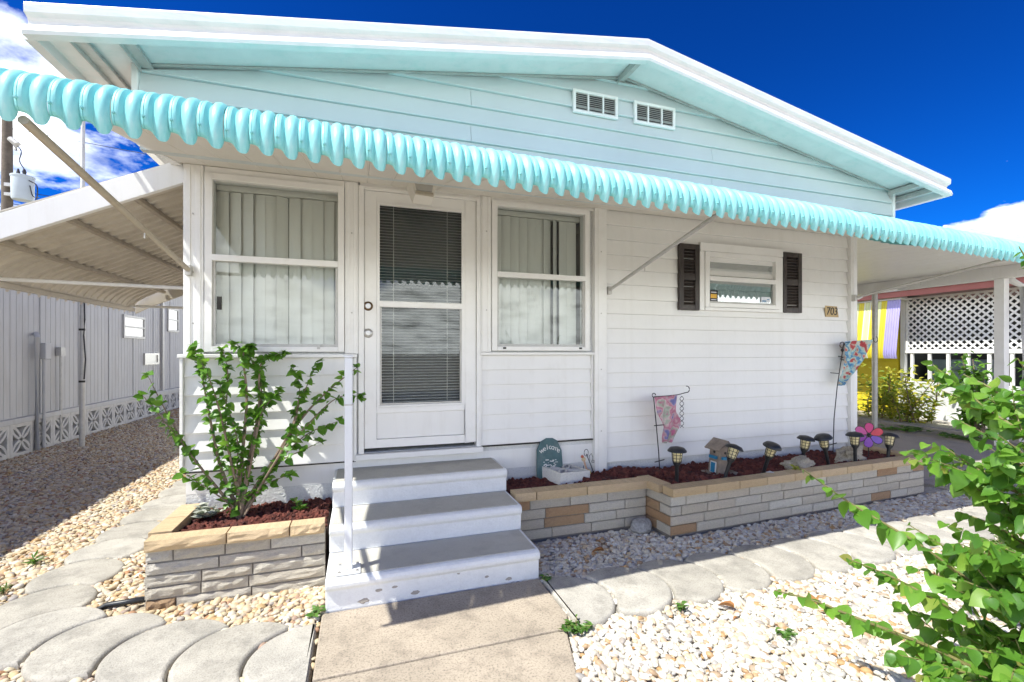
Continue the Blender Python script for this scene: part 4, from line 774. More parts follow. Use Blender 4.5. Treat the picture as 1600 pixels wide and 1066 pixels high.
local('hub', MB().lathe([(0, -0.004), (0.017, -0.004), (0.014, 0.006), (0.008, 0.010), (0, 0.011)], 16, mat=Matrix.Translation((0, -0.008, 0.27)) @ Matrix.Rotation(radians(90), 4, 'X')), 'ink', fl)

# house number
pq = empty('house_number_plaque', (4.90, -0.024, 1.850), 'small tan plaque with black number 703 on the siding right of the window', 'house number')
local('plate', MB().prism([(-0.098, 0.06), (0.078, 0.056), (0.104, -0.062), (-0.090, -0.060)], 'y', -0.004, 0.004), 'plaque', pq)
for i, ch in enumerate('703'): local('digit', text_data(ch, 0.118, 0.0012, 'ink', 0.12), None, pq, (-0.056 + 0.056 * i, -0.0055, -0.002), (radians(90), 0, 0))
# floodlight under the awning
flo = empty('floodlight', (0.43, -0.26, 2.640), 'small square floodlight under the awning above the front door', 'floodlight'); flo.rotation_euler = (radians(-22), 0, radians(6)); flo.scale = (1.15, 1.15, 1.25)
hb = MB().sweep([[(-0.085, -0.07, 0.0), (0.085, -0.07, 0.0), (0.085, 0.05, 0.0), (-0.085, 0.05, 0.0)], [(-0.06, -0.05, -0.115), (0.06, -0.05, -0.115), (0.06, 0.03, -0.115), (-0.06, 0.03, -0.115)]])
local('housing', hb, 'soffit', flo); local('lens', MB().sweep([[(-0.065, -0.0665, -0.016), (0.065, -0.0665, -0.016), (0.048, -0.0545, -0.085), (-0.048, -0.0545, -0.085)], [(-0.065, -0.072, -0.016), (0.065, -0.072, -0.016), (0.048, -0.060, -0.085), (-0.048, -0.060, -0.085)]]), 'galv', flo); local('mount', MB().tube([(0, 0, 0.0), (0, 0, 0.05)], 0.02, 10), 'soffit', flo)
local('rusty_edge', MB().box(-0.055, 0.055, -0.062, -0.050, -0.112, -0.092), 'tanpipe', flo)
# garden hose end
tag(W('hose', MB().tube([(-1.40, -0.60, -0.03), (-1.33, -0.60, 0.004), (-1.24, -0.615, 0.012), (-1.17, -0.60, 0.010), (-1.14, -0.58, -0.01)], 0.015, 10), 'black'), 'short black hose end in the gravel beside the left planter', 'hose')

# ================================================================ PLANTS
def leaf_data(name, mat, w=0.62, fold=0.25, curl=0.25, n=6, tip=1.3):
    vs = []; fs = []; T_ = [0, 0.035, 0.11, 0.23, 0.37, 0.52, 0.66, 0.79, 0.89, 1.0]; H_ = [0, 0.19, 0.36, 0.475, 0.5, 0.47, 0.385, 0.255, 0.125, 0]
    if n < 6: T_, H_ = T_[::2] + [1.0], [0, 0.36, 0.5, 0.385, 0.125, 0]
    n = len(T_) - 1
    for t, hw in zip(T_, H_):
        hw *= w * (1 + 0.05 * sin(t * 23)); z = -curl * t * t; vs += [(-hw, t - 0.10 * hw, z + hw * fold * 2), (0, t, z), (hw, t - 0.10 * hw, z + hw * fold * 2)]
    for i in range(n):
        a_ = i * 3; fs += [(a_, a_ + 1, a_ + 4, a_ + 3), (a_ + 1, a_ + 2, a_ + 5, a_ + 4)]
    me = bpy.data.meshes.new(name); me.from_pydata(vs, [], fs); bm = bmesh.new(); bm.from_mesh(me); bmesh.ops.remove_doubles(bm, verts=bm.verts, dist=1e-5); bm.to_mesh(me); bm.free()
    me.polygons.foreach_set('use_smooth', [True] * len(me.polygons)); me.materials.append(MT[mat]); return me
def leaf_matrix(p, direction, size, roll, droop):
    size *= 1.15; roll *= 1.7
    d = Vector(direction); d.z -= droop; d.normalize(); q = d.to_track_quat('Y', 'Z')
    return Matrix.Translation(p) @ q.to_matrix().to_4x4() @ Matrix.Rotation(roll, 4, 'Y') @ Matrix.Scale(size, 4)
def leaf_mass(name, shapes, mats, mat, parent, stuff=True):
    V = []; Fc = []; tone = []; r = random.Random(1)
    tmpl = [([v.co.copy() for v in s.vertices], [tuple(p.vertices) for p in s.polygons]) for s in shapes]
    for m_ in mats:
        vs, fs = tmpl[r.randrange(len(tmpl))]; o = len(V); t = r.random(); V += [tuple(m_ @ v) for v in vs]; Fc += [tuple(i + o for i in f) for f in fs]; tone += [t] * len(vs)
    me = bpy.data.meshes.new(name); me.from_pydata(V, [], Fc); me.polygons.foreach_set('use_smooth', [True] * len(me.polygons)); at = me.attributes.new('tone', 'FLOAT', 'POINT'); at.data.foreach_set('value', tone); me.materials.append(MT[mat])
    o = put(name, me, parent)
    if stuff: o['kind'] = 'stuff'
    return o
def leaf_objs(shapes, mats, parent, name='leaf'):
    w = WLOC[parent]
    for i, m_ in enumerate(mats):
        o = bpy.data.objects.new(name, shapes[i % len(shapes)]); COL.objects.link(o); o.parent = parent; o.matrix_basis = Matrix.Translation(-w) @ m_
def crv(pts, n=10):
    pts = [Vector(p) for p in pts]; out = []
    P_ = [pts[0] * 2 - pts[1]] + pts + [pts[-1] * 2 - pts[-2]]
    for i in range(1, len(P_) - 2):
        a_, b_, c_, d_ = P_[i - 1], P_[i], P_[i + 1], P_[i + 2]
        for k in range(n):
            t = k / n; out.append(0.5 * ((2 * b_) + (c_ - a_) * t + (2 * a_ - 5 * b_ + 4 * c_ - d_) * t * t + (3 * b_ - a_ - 3 * c_ + d_) * t ** 3))
    out.append(pts[-1]); return out

# shrub in the small planter
shr = empty('shrub', (-0.76, -0.27, 0.30), 'leafy green multi-stem shrub growing in the small planter by the steps', 'shrub')
ST = [[(-0.999, 0.714), (-1.131, 0.995), (-1.245, 1.262)], [(-0.999, 0.714), (-1.10, 0.90), (-1.265, 1.14)], [(-0.863, 0.607), (-0.926, 0.853), (-0.989, 1.24), (-1.035, 1.444)], [(-0.842, 0.921), (-0.895, 1.178), (-0.968, 1.372)], [(-0.724, 0.595), (-0.658, 0.912), (-0.653, 1.247), (-0.789, 1.457)],
      [(-0.70, 0.70), (-0.655, 1.0), (-0.636, 1.334), (-0.49, 1.396)], [(-0.767, 0.599), (-0.767, 0.844), (-0.863, 1.19)], [(-0.569, 0.633), (-0.398, 0.925), (-0.22, 1.124), (-0.024, 1.29)], [(-0.52, 0.70), (-0.374, 0.873), (-0.16, 1.083), (0.014, 1.097)], [(-0.50, 0.75), (-0.432, 0.939), (-0.398, 1.154), (-0.438, 1.294)],
      [(-0.46, 0.85), (-0.398, 1.052), (-0.286, 1.331)], [(-0.569, 0.608), (-0.363, 0.821), (-0.147, 0.913)], [(-0.591, 0.609), (-0.268, 0.777)], [(-0.68, 0.48), (-0.455, 0.573)], [(-0.821, 0.433), (-1.05, 0.646)], [(-0.64, 0.95), (-0.591, 1.059), (-0.524, 1.144)], [(-0.74, 0.75), (-0.72, 1.1), (-0.74, 1.38), (-0.70, 1.44)], [(-0.80, 0.62), (-0.845, 0.9), (-0.83, 1.25), (-0.86, 1.42)]]
LF2 = [leaf_data('leaf', 'leaf2', 0.78, 0.26, 0.25, 6, 0.9), leaf_data('leaf', 'leaf2', 0.88, 0.12, 0.45, 6, 0.9), leaf_data('leaf', 'leaf2', 0.80, 0.18, -0.1, 6, 0.9)]
r = random.Random(8); LM = []
for i, s in enumerate(ST):
    dep = r.uniform(-0.09, 0.09); base = Vector((-0.76 + r.uniform(-.03, .03), -0.27 + r.uniform(-.03, .03), 0.30))
    pts = [base] + [Vector((p[0], -0.27 + dep * min(1, (k + 1) * 0.5), p[1])) for k, p in enumerate(s)]; cc = crv(pts, 8); n = len(cc)
    r0 = 0.014 if i in (2, 4, 5, 7, 16) else 0.009
    W('stem', MB().tube(cc, [r0 * (1 - 0.82 * k / (n - 1)) for k in range(n)], 7), 'stem', shr)
    dense = 1.0 if i in (2, 4, 5, 6, 16, 17) else 0.62
    for k in range(3, n):
        f = k / n
        for q in range(3 if r.random() < dense else 1):
            if f < 0.3 and r.random() < 0.45: continue
            if r.random() > dense + 0.1: continue
            a_ = r.uniform(0, 2 * pi); d = (cc[k] - cc[k - 1]).normalized() * 0.4 + Vector((cos(a_), sin(a_) * 0.8 - 0.35, r.uniform(-.1, .4)))
            LM.append(leaf_matrix(cc[k] + Vector((r.uniform(-.008, .008), r.uniform(-.008, .008), r.uniform(-.015, .015))), d, r.uniform(0.034, 0.058), r.uniform(-.6, .6), r.choice((0.1, 0.4, 0.8, 1.3))))
    for q in range(4):
        a_ = r.uniform(0, 2 * pi); LM.append(leaf_matrix(cc[-1], Vector((cos(a_), sin(a_), 0.7)), r.uniform(0.03, 0.05), 0, 0.1))
r.shuffle(LM); leaf_objs(LF2, LM[:290], shr); leaf_mass('leaf_cluster', LF2, LM[290:], 'leaf2', shr)

# bush in the right foreground
bush = empty('bush', (2.45, -2.98, -0.03), 'large bright green leafy bush leaning into the right foreground', 'bush')
LF1 = [leaf_data('leaf', 'leaf', 0.80, 0.20, 0.25, 8, 1.0), leaf_data('leaf', 'leaf', 0.88, 0.08, 0.42, 8, 1.0), leaf_data('leaf', 'leaf', 0.74, 0.28, 0.12, 8, 1.0), leaf_data('leaf', 'leaf', 0.82, 0.14, -0.15, 8, 1.0)]
r = random.Random(21); BR = []
def cp(u, v, d):
    x = (u - 800) / 720 * d; return Vector((d * S_ + x * C_, CAM_LOC.y + d * C_ - x * S_, 1.4 + (551 - v) / 720 * d))
root = Vector((2.45, -2.98, -0.03))
MAIN = [([(1.598, -2.404, 0.955), (1.721, -2.497, 0.842), (1.873, -2.63, 0.72), (2.06, -2.76, 0.55)], 0.66), ([(1.366, -2.486, 0.575), (1.47, -2.55, 0.553), (1.60, -2.61, 0.50), (1.80, -2.70, 0.42), (2.05, -2.82, 0.30)], 0.6),
        ([cp(1322, 872, 1.62), cp(1400, 905, 1.58), cp(1500, 960, 1.52), cp(1640, 1040, 1.5)], 0.6), ([cp(1478, 700, 1.72), cp(1530, 735, 1.66), cp(1600, 775, 1.6), cp(1700, 850, 1.6)], 1.0),
        ([cp(1418, 715, 1.82), cp(1510, 752, 1.74), cp(1600, 815, 1.62), cp(1720, 900, 1.6)], 1.0), ([cp(1470, 610, 1.9), cp(1540, 640, 1.8), cp(1620, 700, 1.7), cp(1720, 850, 1.65)], 1.0),
        ([cp(1592, 385, 1.5), cp(1640, 470, 1.5), cp(1690, 600, 1.55), cp(1740, 800, 1.6)], 0.6), ([cp(1505, 585, 2.0), cp(1560, 615, 1.9), cp(1640, 690, 1.8)], 0.6),
        ([cp(1420, 820, 1.7), cp(1500, 870, 1.62), cp(1600, 930, 1.55), cp(1700, 1000, 1.55)], 0.65), ([cp(1500, 800, 1.85), cp(1570, 830, 1.75), cp(1660, 900, 1.7)], 0.7),
        ([cp(1500, 1010, 1.42), cp(1580, 1030, 1.42), cp(1680, 1080, 1.45)], 1.0), ([cp(1450, 1040, 1.5), cp(1540, 1060, 1.48), cp(1660, 1110, 1.5)], 1.0), ([cp(1530, 920, 1.5), cp(1600, 950, 1.5), cp(1690, 1010, 1.52)], 1.0),
        ([cp(1560, 680, 1.55), cp(1610, 720, 1.55), cp(1690, 800, 1.58)], 1.0), ([cp(1590, 560, 1.7), cp(1640, 640, 1.7), cp(1720, 800, 1.7)], 0.6), ([cp(1540, 1000, 1.65), cp(1620, 1010, 1.62), cp(1700, 1060, 1.6)], 1.0), ([cp(1560, 860, 1.42), cp(1630, 900, 1.45), cp(1700, 960, 1.5)], 1.0),
        ([cp(1750, 560, 1.8), cp(1760, 700, 1.75), cp(1760, 900, 1.7)], 1.0), ([cp(1800, 760, 1.5), cp(1780, 900, 1.55), cp(1750, 1050, 1.6)], 1.0), ([cp(1700, 450, 1.9), cp(1720, 600, 1.8), cp(1740, 850, 1.7)], 1.0)]
for q in range(16):
    u0, v0, d0 = r.uniform(1460, 1640), r.uniform(850, 1090), r.uniform(1.45, 1.75); MAIN.append(([cp(u0, v0, d0), cp(u0 + 70, v0 + 30, d0 - 0.02), cp(u0 + 170, v0 + 90, d0)], 1.0 if q % 2 else 0.6))
for q in range(8):
    u0, v0, d0 = r.uniform(1540, 1680), r.uniform(600, 850), r.uniform(1.55, 1.9); MAIN.append(([cp(u0, v0, d0), cp(u0 + 60, v0 + 40, d0), cp(u0 + 130, v0 + 120, d0)], 0.6))
BLM = []
for i, (pts, dens_) in enumerate(MAIN):
    P_ = [root, root.lerp(pts[-1], 0.55) + Vector((0.05, 0, 0.12))] + [p if isinstance(p, Vector) else Vector(p) for p in pts[::-1]]; cc = crv(P_, 12); n = len(cc)
    W('branch', MB().tube(cc, [0.012 * (1 - 0.85 * k / (n - 1)) for k in range(n)], 6), 'stemg', bush)
    tw = [cc]
    if dens_ > 0.7:
        for q in range(9):          # side twigs
            k = r.randrange(int(n * 0.42), int(n * 0.80)); d = (cc[k + 1] - cc[k]).normalized(); a_ = r.uniform(0, 2 * pi); o = Vector((cos(a_), sin(a_), r.uniform(-.3, .5))); L_ = r.uniform(0.08, 0.22)
            tc_ = crv([cc[k], cc[k] + d * L_ * 0.5 + o * L_ * 0.35, cc[k] + d * L_ + o * L_ * 0.8], 6); tw.append(tc_); W('twig', MB().tube(tc_, [0.0032 * (1 - 0.7 * j / (len(tc_) - 1)) for j in range(len(tc_))], 5), 'stemg', bush)
    for c in tw:
        L_ = sum((c[k + 1] - c[k]).length for k in range(len(c) - 1)); acc = 0; side = 1
        for k in range(1, len(c)):
            acc += (c[k] - c[k - 1]).length
            f = k / len(c)
            if c is cc and f < 0.36: acc = 0; continue
            while acc > 0.0165 * (1.0 if dens_ > 0.7 else 1.12):
                acc -= 0.0165 * (1.0 if dens_ > 0.7 else 1.12); side = -side; d = (c[k] - c[k - 1]).normalized(); p = d.cross(Vector((0, 0, 1))).normalized() * side
                sz = r.choice((0.028, 0.036, 0.044, 0.050, 0.056, 0.064)) * r.uniform(0.9, 1.1) * (1.0 - 0.45 * max(0, f - 0.75) / 0.25)
                BLM.append(leaf_matrix(c[k] - d * r.uniform(0, .01), d * r.uniform(0.2, 0.9) + p * r.uniform(0.4, 1.0) + Vector((-0.30, -0.30, r.uniform(-.2, .3))), sz, r.uniform(-.6, .6), r.choice((0.1, 0.35, 0.6, 0.9, 1.3))))
def camd(m_): return (m_.translation - CAM_LOC).length - (3 if not (abs((m_.translation - CAM_LOC).dot(Vector((C_, -S_, 0))) / max(0.1, (m_.translation - CAM_LOC).dot(Vector((S_, C_, 0))))) < 1.12) else 6)
BLM.sort(key=camd); leaf_objs(LF1, BLM[:295], bush); leaf_mass('leaf_cluster', LF1, BLM[295:], 'leaf', bush)

def small_plant(name, loc, n, size, spread, mat, lab, cat, up=0.5, seed=0, shape=None, stems=5, hgt=0.05):
    r = random.Random(seed); e = empty(name, loc, lab, cat); sh = [shape or leaf_data('leaf', mat, 0.5, 0.25, 0.3, 4)]; ms_ = []; m = MB(); L0 = Vector(loc)
    for s in range(stems):
        a_ = r.uniform(0, 2 * pi); t = L0 + Vector((cos(a_) * spread * r.uniform(.3, 1), sin(a_) * spread * r.uniform(.3, 1), hgt * r.uniform(.4, 1))); m.tube([L0, L0.lerp(t, .5) + Vector((0, 0, hgt * .2)), t], 0.0018, 4)
        for q in range(max(1, n // stems)):
            f = r.uniform(0.15, 1); b_ = r.uniform(0, 2 * pi); ms_.append(leaf_matrix(L0.lerp(t, f), Vector((cos(b_), sin(b_), up)), size * r.uniform(.6, 1.2), r.uniform(-.5, .5), 0.1))
    W('stem', m, 'stemg', e); leaf_mass('foliage', sh, ms_, mat, e, False); return e
grassy = leaf_data('leaf', 'leafd', 0.14, 0.2, 0.35, 4)
small_plant('weed', (-0.235, -1.04, -0.01), 22, 0.035, 0.05, 'leafd', 'small green weed at the left foot of the steps', 'weed', seed=1)
small_plant('weed', (1.045, -1.605, -0.01), 90, 0.032, 0.085, 'leafd', 'thick green weed clump at the walkway edge beside the first right paver', 'weed', seed=2, stems=12)
small_plant('weed', (1.075, -1.10, -0.01), 20, 0.028, 0.03, 'leafd', 'small green weed by the lowest step\'s right corner', 'weed', seed=3)
small_plant('weed', (1.66, -1.625, -0.01), 26, 0.030, 0.035, 'leafd', 'small green weed against the front paver row', 'weed', seed=4)
small_plant('weed', (2.01, -1.97, -0.01), 40, 0.030, 0.055, 'leafd', 'flat green weed among the white pebbles near the bush tip', 'weed', seed=5, stems=8, hgt=0.02)
small_plant('weed', (-2.05, 0.18, -0.01), 34, 0.06, 0.03, 'leafd', 'tuft of narrow green grass in the tan side gravel', 'weed', 0.8, 6, grassy)
small_plant('weed', (-1.98, -0.23, -0.01), 26, 0.05, 0.03, 'leafd', 'small green sprig at the left edge of the paver path', 'weed', 0.8, 7, grassy)
small_plant('weed', (4.40, -1.66, -0.01), 60, 0.04, 0.16, 'leafd', 'patch of low weeds beyond the far front pavers', 'weed', 0.6, 8, stems=12)
small_plant('seedling', (-0.395, -0.25, 0.30), 34, 0.042, 0.06, 'leaf2', 'green seedling in lava rock right of the shrub', 'plant', 0.8, 9, hgt=0.11)
small_plant('succulent', (-0.95, -0.20, 0.305), 190, 0.046, 0.13, 'succ', 'silvery grey succulent at the planter\'s back left corner', 'plant', 0.7, 10, stems=16, hgt=0.075)
small_plant('seedling', (3.70, -0.63, 0.33), 24, 0.05, 0.06, 'leafy', 'yellow-green sprig before the flat pale rock', 'plant', 0.8, 12, hgt=0.07)

# ================================================================ LEFT NEIGHBOUR
NX = -4.5
nb = empty('neighbour_home', (NX - 2, 8, 0), 'pale grey ribbed metal mobile home on a breeze block skirt across the side yard', 'house')
W('wall', MB().box(NX - 3.6, NX, -3.0, 18, 0.50, 3.0), 'nwall', nb)
pdm = MB(); w_ = 0.96
for k in range(8): pdm.box(0.0, 0.003, k * 0.12 + 0.004, k * 0.12 + 0.114, 0.51, 2.98)
pd = pdm.data('wall_panel', 'nwall')
for k in range(21): put('wall_panel', pd, nb, (NX + 0.001, -2.9 + k * 0.98, 0)); W('panel_seam', bx(NX + 0.001, NX + 0.016, -2.915 + k * 0.98, -2.897 + k * 0.98, 0.51, 2.98), 'nwall', nb)
nr = W('roof', MB().prism([(NX - 3.9, 3.02), (NX - 1.8, 3.42), (NX + 0.34, 3.02), (NX + 0.34, 3.14), (NX - 1.8, 3.54), (NX - 3.9, 3.14)], 'y', -3.3, 18.3), 'white', nb)
W('ledge', MB().box(NX - 0.02, NX + 0.06, -3.0, 18, 0.425, 0.498), 'nwall', nb, 0.004)
W('skirt_backing', bx(NX - 0.20, NX - 0.12, -3, 18, -0.07, 0.42), 'dull', nb)
bm_ = block_mesh(0.45, 0.09, 'nblock', 0.05)
for k in range(26): put('breeze_block', bm_, nb, (NX + 0.0, -0.3 + k * 0.455 + 0.225, 0.20), (0, 0, radians(90)))
def nwindow(y0, y1, z0, z1):
    w = W('window', MB().box(NX + .002, NX + .035, y0, y0 + .05, z0, z1).box(NX + .002, NX + .035, y1 - .05, y1, z0, z1).box(NX + .002, NX + .035, y0 + .05, y1 - .05, z0, z0 + .05).box(NX + .002, NX + .035, y0 + .05, y1 - .05, z1 - .05, z1).box(NX + .002, NX + .033, y0 + .05, y1 - .05, (z0 + z1) / 2 - .015, (z0 + z1) / 2 + .015), 'galv', nb)
    W('pane', bx(NX + .014, NX + .018, y0 + .05, y1 - .05, z0 + .05, z1 - .05), 'steel', w)
nwindow(7.42, 8.38, 1.69, 2.165); nwindow(9.65, 10.35, 1.92, 2.52)
W('air_vent', MB().box(NX + .002, NX + .04, 8.35, 9.1, 1.13, 1.17).box(NX + .002, NX + .04, 8.35, 9.1, 1.34, 1.385).box(NX + .002, NX + .04, 8.35, 8.42, 1.17, 1.34).box(NX + .002, NX + .04, 9.03, 9.1, 1.17, 1.34).box(NX + .002, NX + .02, 8.42, 9.03, 1.17, 1.34), 'steel', nb)
W('corner_trim', MB().box(NX + 0.013, NX + 0.05, 9.27, 9.36, 0.5, 3.0), 'galv', nb)
W('meter_box', MB().box(NX + .015, NX + .11, 4.86, 5.0, 1.30, 1.54), 'nwall', nb, 0.01); W('conduit', MB().tube([(NX + .07, 4.90, 0.0), (NX + .07, 4.90, 1.30)], 0.022, 8), 'nwall', nb); W('conduit', MB().tube([(NX + .07, 4.74, 0.0), (NX + .07, 4.74, 1.62), (NX + .03, 4.80, 1.68)], 0.032, 8), 'nwall', nb)
W('outlet_box', bx(NX + .015, NX + .08, 5.29, 5.40, 1.35, 1.48), 'galv', nb); W('conduit', MB().tube([(NX + .05, 5.34, 0.0), (NX + .05, 5.34, 1.36)], 0.018, 8), 'galv', nb)
ma = empty('antenna_mast', (-3.97, 4.88, -0.03), 'slim galvanised antenna mast standing before the neighbouring metal wall', 'mast'); W('pole', MB().tube([(-3.97, 4.88, -0.03), (-3.97, 4.89, 2.0), (-3.97, 4.91, 5.4)], [0.034, 0.032, 0.024], 10), 'galv', ma)
W('cable', MB().tube([(-3.93, 4.85, 2.3), (-3.90, 4.80, 1.9), (-3.93, 4.84, 1.65), (-3.90, 4.82, 1.3), (-3.93, 4.85, 1.0)], 0.010, 6), 'wire', ma)
for z in (0.95, 1.73): W('strap', MB().tube([(-3.97, 4.88, z), (-3.97, 4.88, z + 0.03)], 0.038, 10), 'dark', ma)

# utility pole, transformer, wires
PX, PY = -13.35, 20.0
up = empty('utility_pole', (PX, PY, -0.07), 'weathered timber utility pole far behind the neighbouring roof at left', 'utility pole'); W('pole', MB().tube([(PX, PY, -0.07), (PX, PY, 12.5)], [0.20, 0.15], 12), 'pole', up); W('crossarm', MB().box(PX - 0.9, PX + 1.2, PY - 0.08, PY + 0.08, 11.6, 11.75), 'pole', up)
tx = empty('transformer', (PX + 0.62, PY - 0.25, 7.9), 'grey cylindrical transformer hung on the utility pole', 'transformer')
local('tank', MB().lathe([(0, -0.46), (0.30, -0.46), (0.33, -0.40), (0.34, 0.42), (0.36, 0.44), (0.36, 0.50), (0.15, 0.56), (0, 0.56)], 24), 'canister', tx); local('bracket', MB().box(-0.55, -0.30, -0.06, 0.06, 0.05, 0.18).box(-0.55, -0.30, -0.06, 0.06, -0.32, -0.20), 'galv', tx)
local('bushing', MB().lathe([(0, 0.5), (0.07, 0.52), (0.05, 0.62), (0.07, 0.66), (0.04, 0.78), (0, 0.8)], 10, (0.05, 0, 0)).lathe([(0, 0.5), (0.08, 0.52), (0.03, 0.78), (0, 0.8)], 10, (-0.14, 0, 0)), 'wire', tx)
local('lead_wire', MB().tube(crv([(0.05, 0, 0.78), (-0.1, 0, 1.1), (-0.05, 0, 1.5), (-0.30, 0, 1.85)], 6), 0.02, 5).tube(crv([(0.30, -0.2, 0.3), (0.55, -0.2, 0.1), (0.50, -0.2, -0.5), (0.15, -0.2, -0.75)], 6), 0.022, 5).tube(crv([(0.33, -0.2, 0.1), (0.42, -0.2, -0.3), (0.62, -0.2, -0.35)], 5), 0.02, 5), 'wire', tx); local('fuse', MB().tube([(-0.40, 0, 1.95), (-0.18, 0, 1.75), (-0.22, 0, 1.50)], [0.10, 0.13, 0.06], 8), 'galv', tx)
def wire(p0, p1, sag, lab, rad=0.014):
    p0, p1 = Vector(p0), Vector(p1); pts = [p0.lerp(p1, k / 24) - Vector((0, 0, sag * 4 * (k / 24) * (1 - k / 24))) for k in range(25)]; tag(W('overhead_wire', MB().tube(pts, rad, 5), 'wire'), lab, 'wire', 'overhead wires from the utility pole')
wire((PX, PY, 10.35), (60, 40, 13.5), 0.9, 'uppermost overhead wire running right from the utility pole'); wire((PX, PY, 7.9), (60, 38, 9.0), 1.2, 'middle overhead wire running right from beside the transformer'); wire((PX, PY, 7.35), (60, 38, 8.3), 1.2, 'lowest overhead wire running right from below the transformer')
wire((-80, 26, 7.2), (PX, PY, 7.2), 0.6, 'overhead wire leaving the utility pole towards the left')

# ================================================================ RIGHT NEIGHBOUR
RX = 11.55
rn = empty('neighbour_porch_house', (RX + 2, 3, 0), 'white block porch house with lattice screens and brick-red roof edge beyond the carport', 'house')
W('base_wall', MB().box(RX, RX + 0.2, -6, 3.44, -0.07, 0.76), 'stucco', rn); W('wall', MB().box(RX + 0.02, RX + 0.22, 3.45, 12, -0.07, 2.7), 'yellowwall', rn)
lapd = MB().prism([(0.0, 0.0), (0.0, 0.0), (0, 0)], 'y', 0, 1) if False else None
lp = MB().sweep([[(RX + 0.018, y, 0), (RX + 0.0, y, 0), (RX + 0.013, y, 0.128), (RX + 0.018, y, 0.128)] for y in (3.45, 12)]).data('plank', 'yellowwall')
for k in range(9): put('plank', lp, rn, (0, 0, 0.02 + k * 0.13))
W('porch_back_wall', MB().box(RX + 2.6, RX + 2.7, -6, 12, -0.07, 2.7).box(RX + 0.25, RX + 2.6, 3.46, 3.5, -0.07, 2.7).box(RX + 0.25, RX + 2.6, -6, 3.44, 0.3, 0.4), 'dull', rn); W('cabinet', MB().box(RX + 0.6, RX + 1.2, 2.35, 3.2, 0.4, 1.25).box(RX + 0.57, RX + 0.6, 2.38, 3.17, 1.0, 1.04), 'appliance', rn, 0.02)
W('roof', MB().prism([(RX - 0.45, 2.66), (RX + 3.5, 3.25), (RX + 7, 2.66), (RX + 7, 2.76), (RX + 3.5, 3.36), (RX - 0.45, 2.78)], 'y', -6.3, 12), 'redroof', rn); W('eave_fascia', bx(RX - 0.50, RX - 0.452, -6.3, 12, 2.60, 2.80), 'redroof', rn, 0.004); W('eave_gutter', bx(RX - 0.60, RX - 0.503, -6.3, 12, 2.74, 2.84), 'redroof', rn, 0.01)
W('porch_rail', MB().box(RX + 0.03, RX + 0.11, -6, 3.40, 1.385, 1.425), 'trim', rn, 0.004)
bal = MB().box(RX + 0.045, RX + 0.095, -0.025, 0.025, 0.762, 1.384).data('baluster', 'trim')
for k in range(12): put('baluster', bal, rn, (0, 3.20 - k * 0.33, 0))
for y in (3.37, 1.22, -0.93): W('porch_post', bx(RX + 0.025, RX + 0.115, y - 0.045, y + 0.045, 0.762, 2.66), 'trim', rn, 0.004)
for j, (y0, y1) in enumerate(((1.28, 3.31), (-0.87, 1.16))):
    z0, z1 = 1.44, 2.60; lf = W('lattice_frame', MB().box(RX + 0.03, RX + 0.07, y0, y1, z0 - 0.012, z0 + 0.03).box(RX + 0.03, RX + 0.07, y0, y1, z1 - 0.03, z1 + 0.012).box(RX + 0.03, RX + 0.07, y0, y0 + 0.04, z0 + 0.03, z1 - 0.03).box(RX + 0.03, RX + 0.07, y1 - 0.04, y1, z0 + 0.03, z1 - 0.03), 'trim', rn)
    for s in (1, -1):
        c = (y0 - z1 if s == 1 else y0 + z0) ; end = (y1 - z0 if s == 1 else y1 + z1); X_ = RX + (0.044 if s == 1 else 0.054)
        while c < end:          # lath along z = s*(y - c)
            ya, yb = (max(y0 + .02, c + z0), min(y1 - .02, c + z1)) if s == 1 else (max(y0 + .02, c - z1), min(y1 - .02, c - z0))
            if yb - ya > 0.05:
                za, zb = s * (ya - c), s * (yb - c); n = Vector((-s, 1)).normalized() * 0.0175
                W('lath', MB().sweep([[(X_ - 0.0045, y_ + n.x, z_ + n.y), (X_ + 0.0045, y_ + n.x, z_ + n.y), (X_ + 0.0045, y_ - n.x, z_ - n.y), (X_ - 0.0045, y_ - n.x, z_ - n.y)] for y_, z_ in ((ya, za), (yb, zb))]), 'trim', lf)
            c += 0.136
sw_ = W('stripe_awning', bx(RX - 0.40, RX - 0.0, 3.16, 6.0, 2.56, 2.60), 'stripe_white', rn)
SEQ = [('stripe_purple', 0.27), ('stripe_yellow', 0.12), ('stripe_lime', 0.08), ('stripe_white', 0.03), ('stripe_yellow', 0.11), ('stripe_white', 0.02), ('stripe_lime', 0.11), ('stripe_white', 0.02), ('stripe_yellow', 0.12), ('stripe_lime', 0.12), ('stripe_white', 0.03), ('stripe_yellow', 0.2), ('stripe_lime', 0.2), ('stripe_yellow', 0.3), ('stripe_purple', 0.5)]
yy = 3.16
for nm, w in SEQ:
    n = max(2, int(w / 0.024)) * 2; pr2 = [(RX - 0.36, 2.56), (RX - 0.46, 1.80), (RX - 0.50, 1.50), (RX - 0.51, 1.36), (RX - 0.48, 1.27)]
    W('awning_stripe', MB().sweep([[(x + 0.008 * sin(k * pi / 2), yy + w * k / n, z) for k in range(n + 1)] for x, z in pr2], False, False, True), nm, sw_); yy += w
ysb = empty('yellow_shrub', (10.7, 3.4, -0.03), 'yellow-green variegated shrub growing before the striped porch awning', 'shrub')
r = random.Random(31); ym = []; LY = [leaf_data('leaf', 'leafy', 0.5, 0.2, 0.3, 3)]
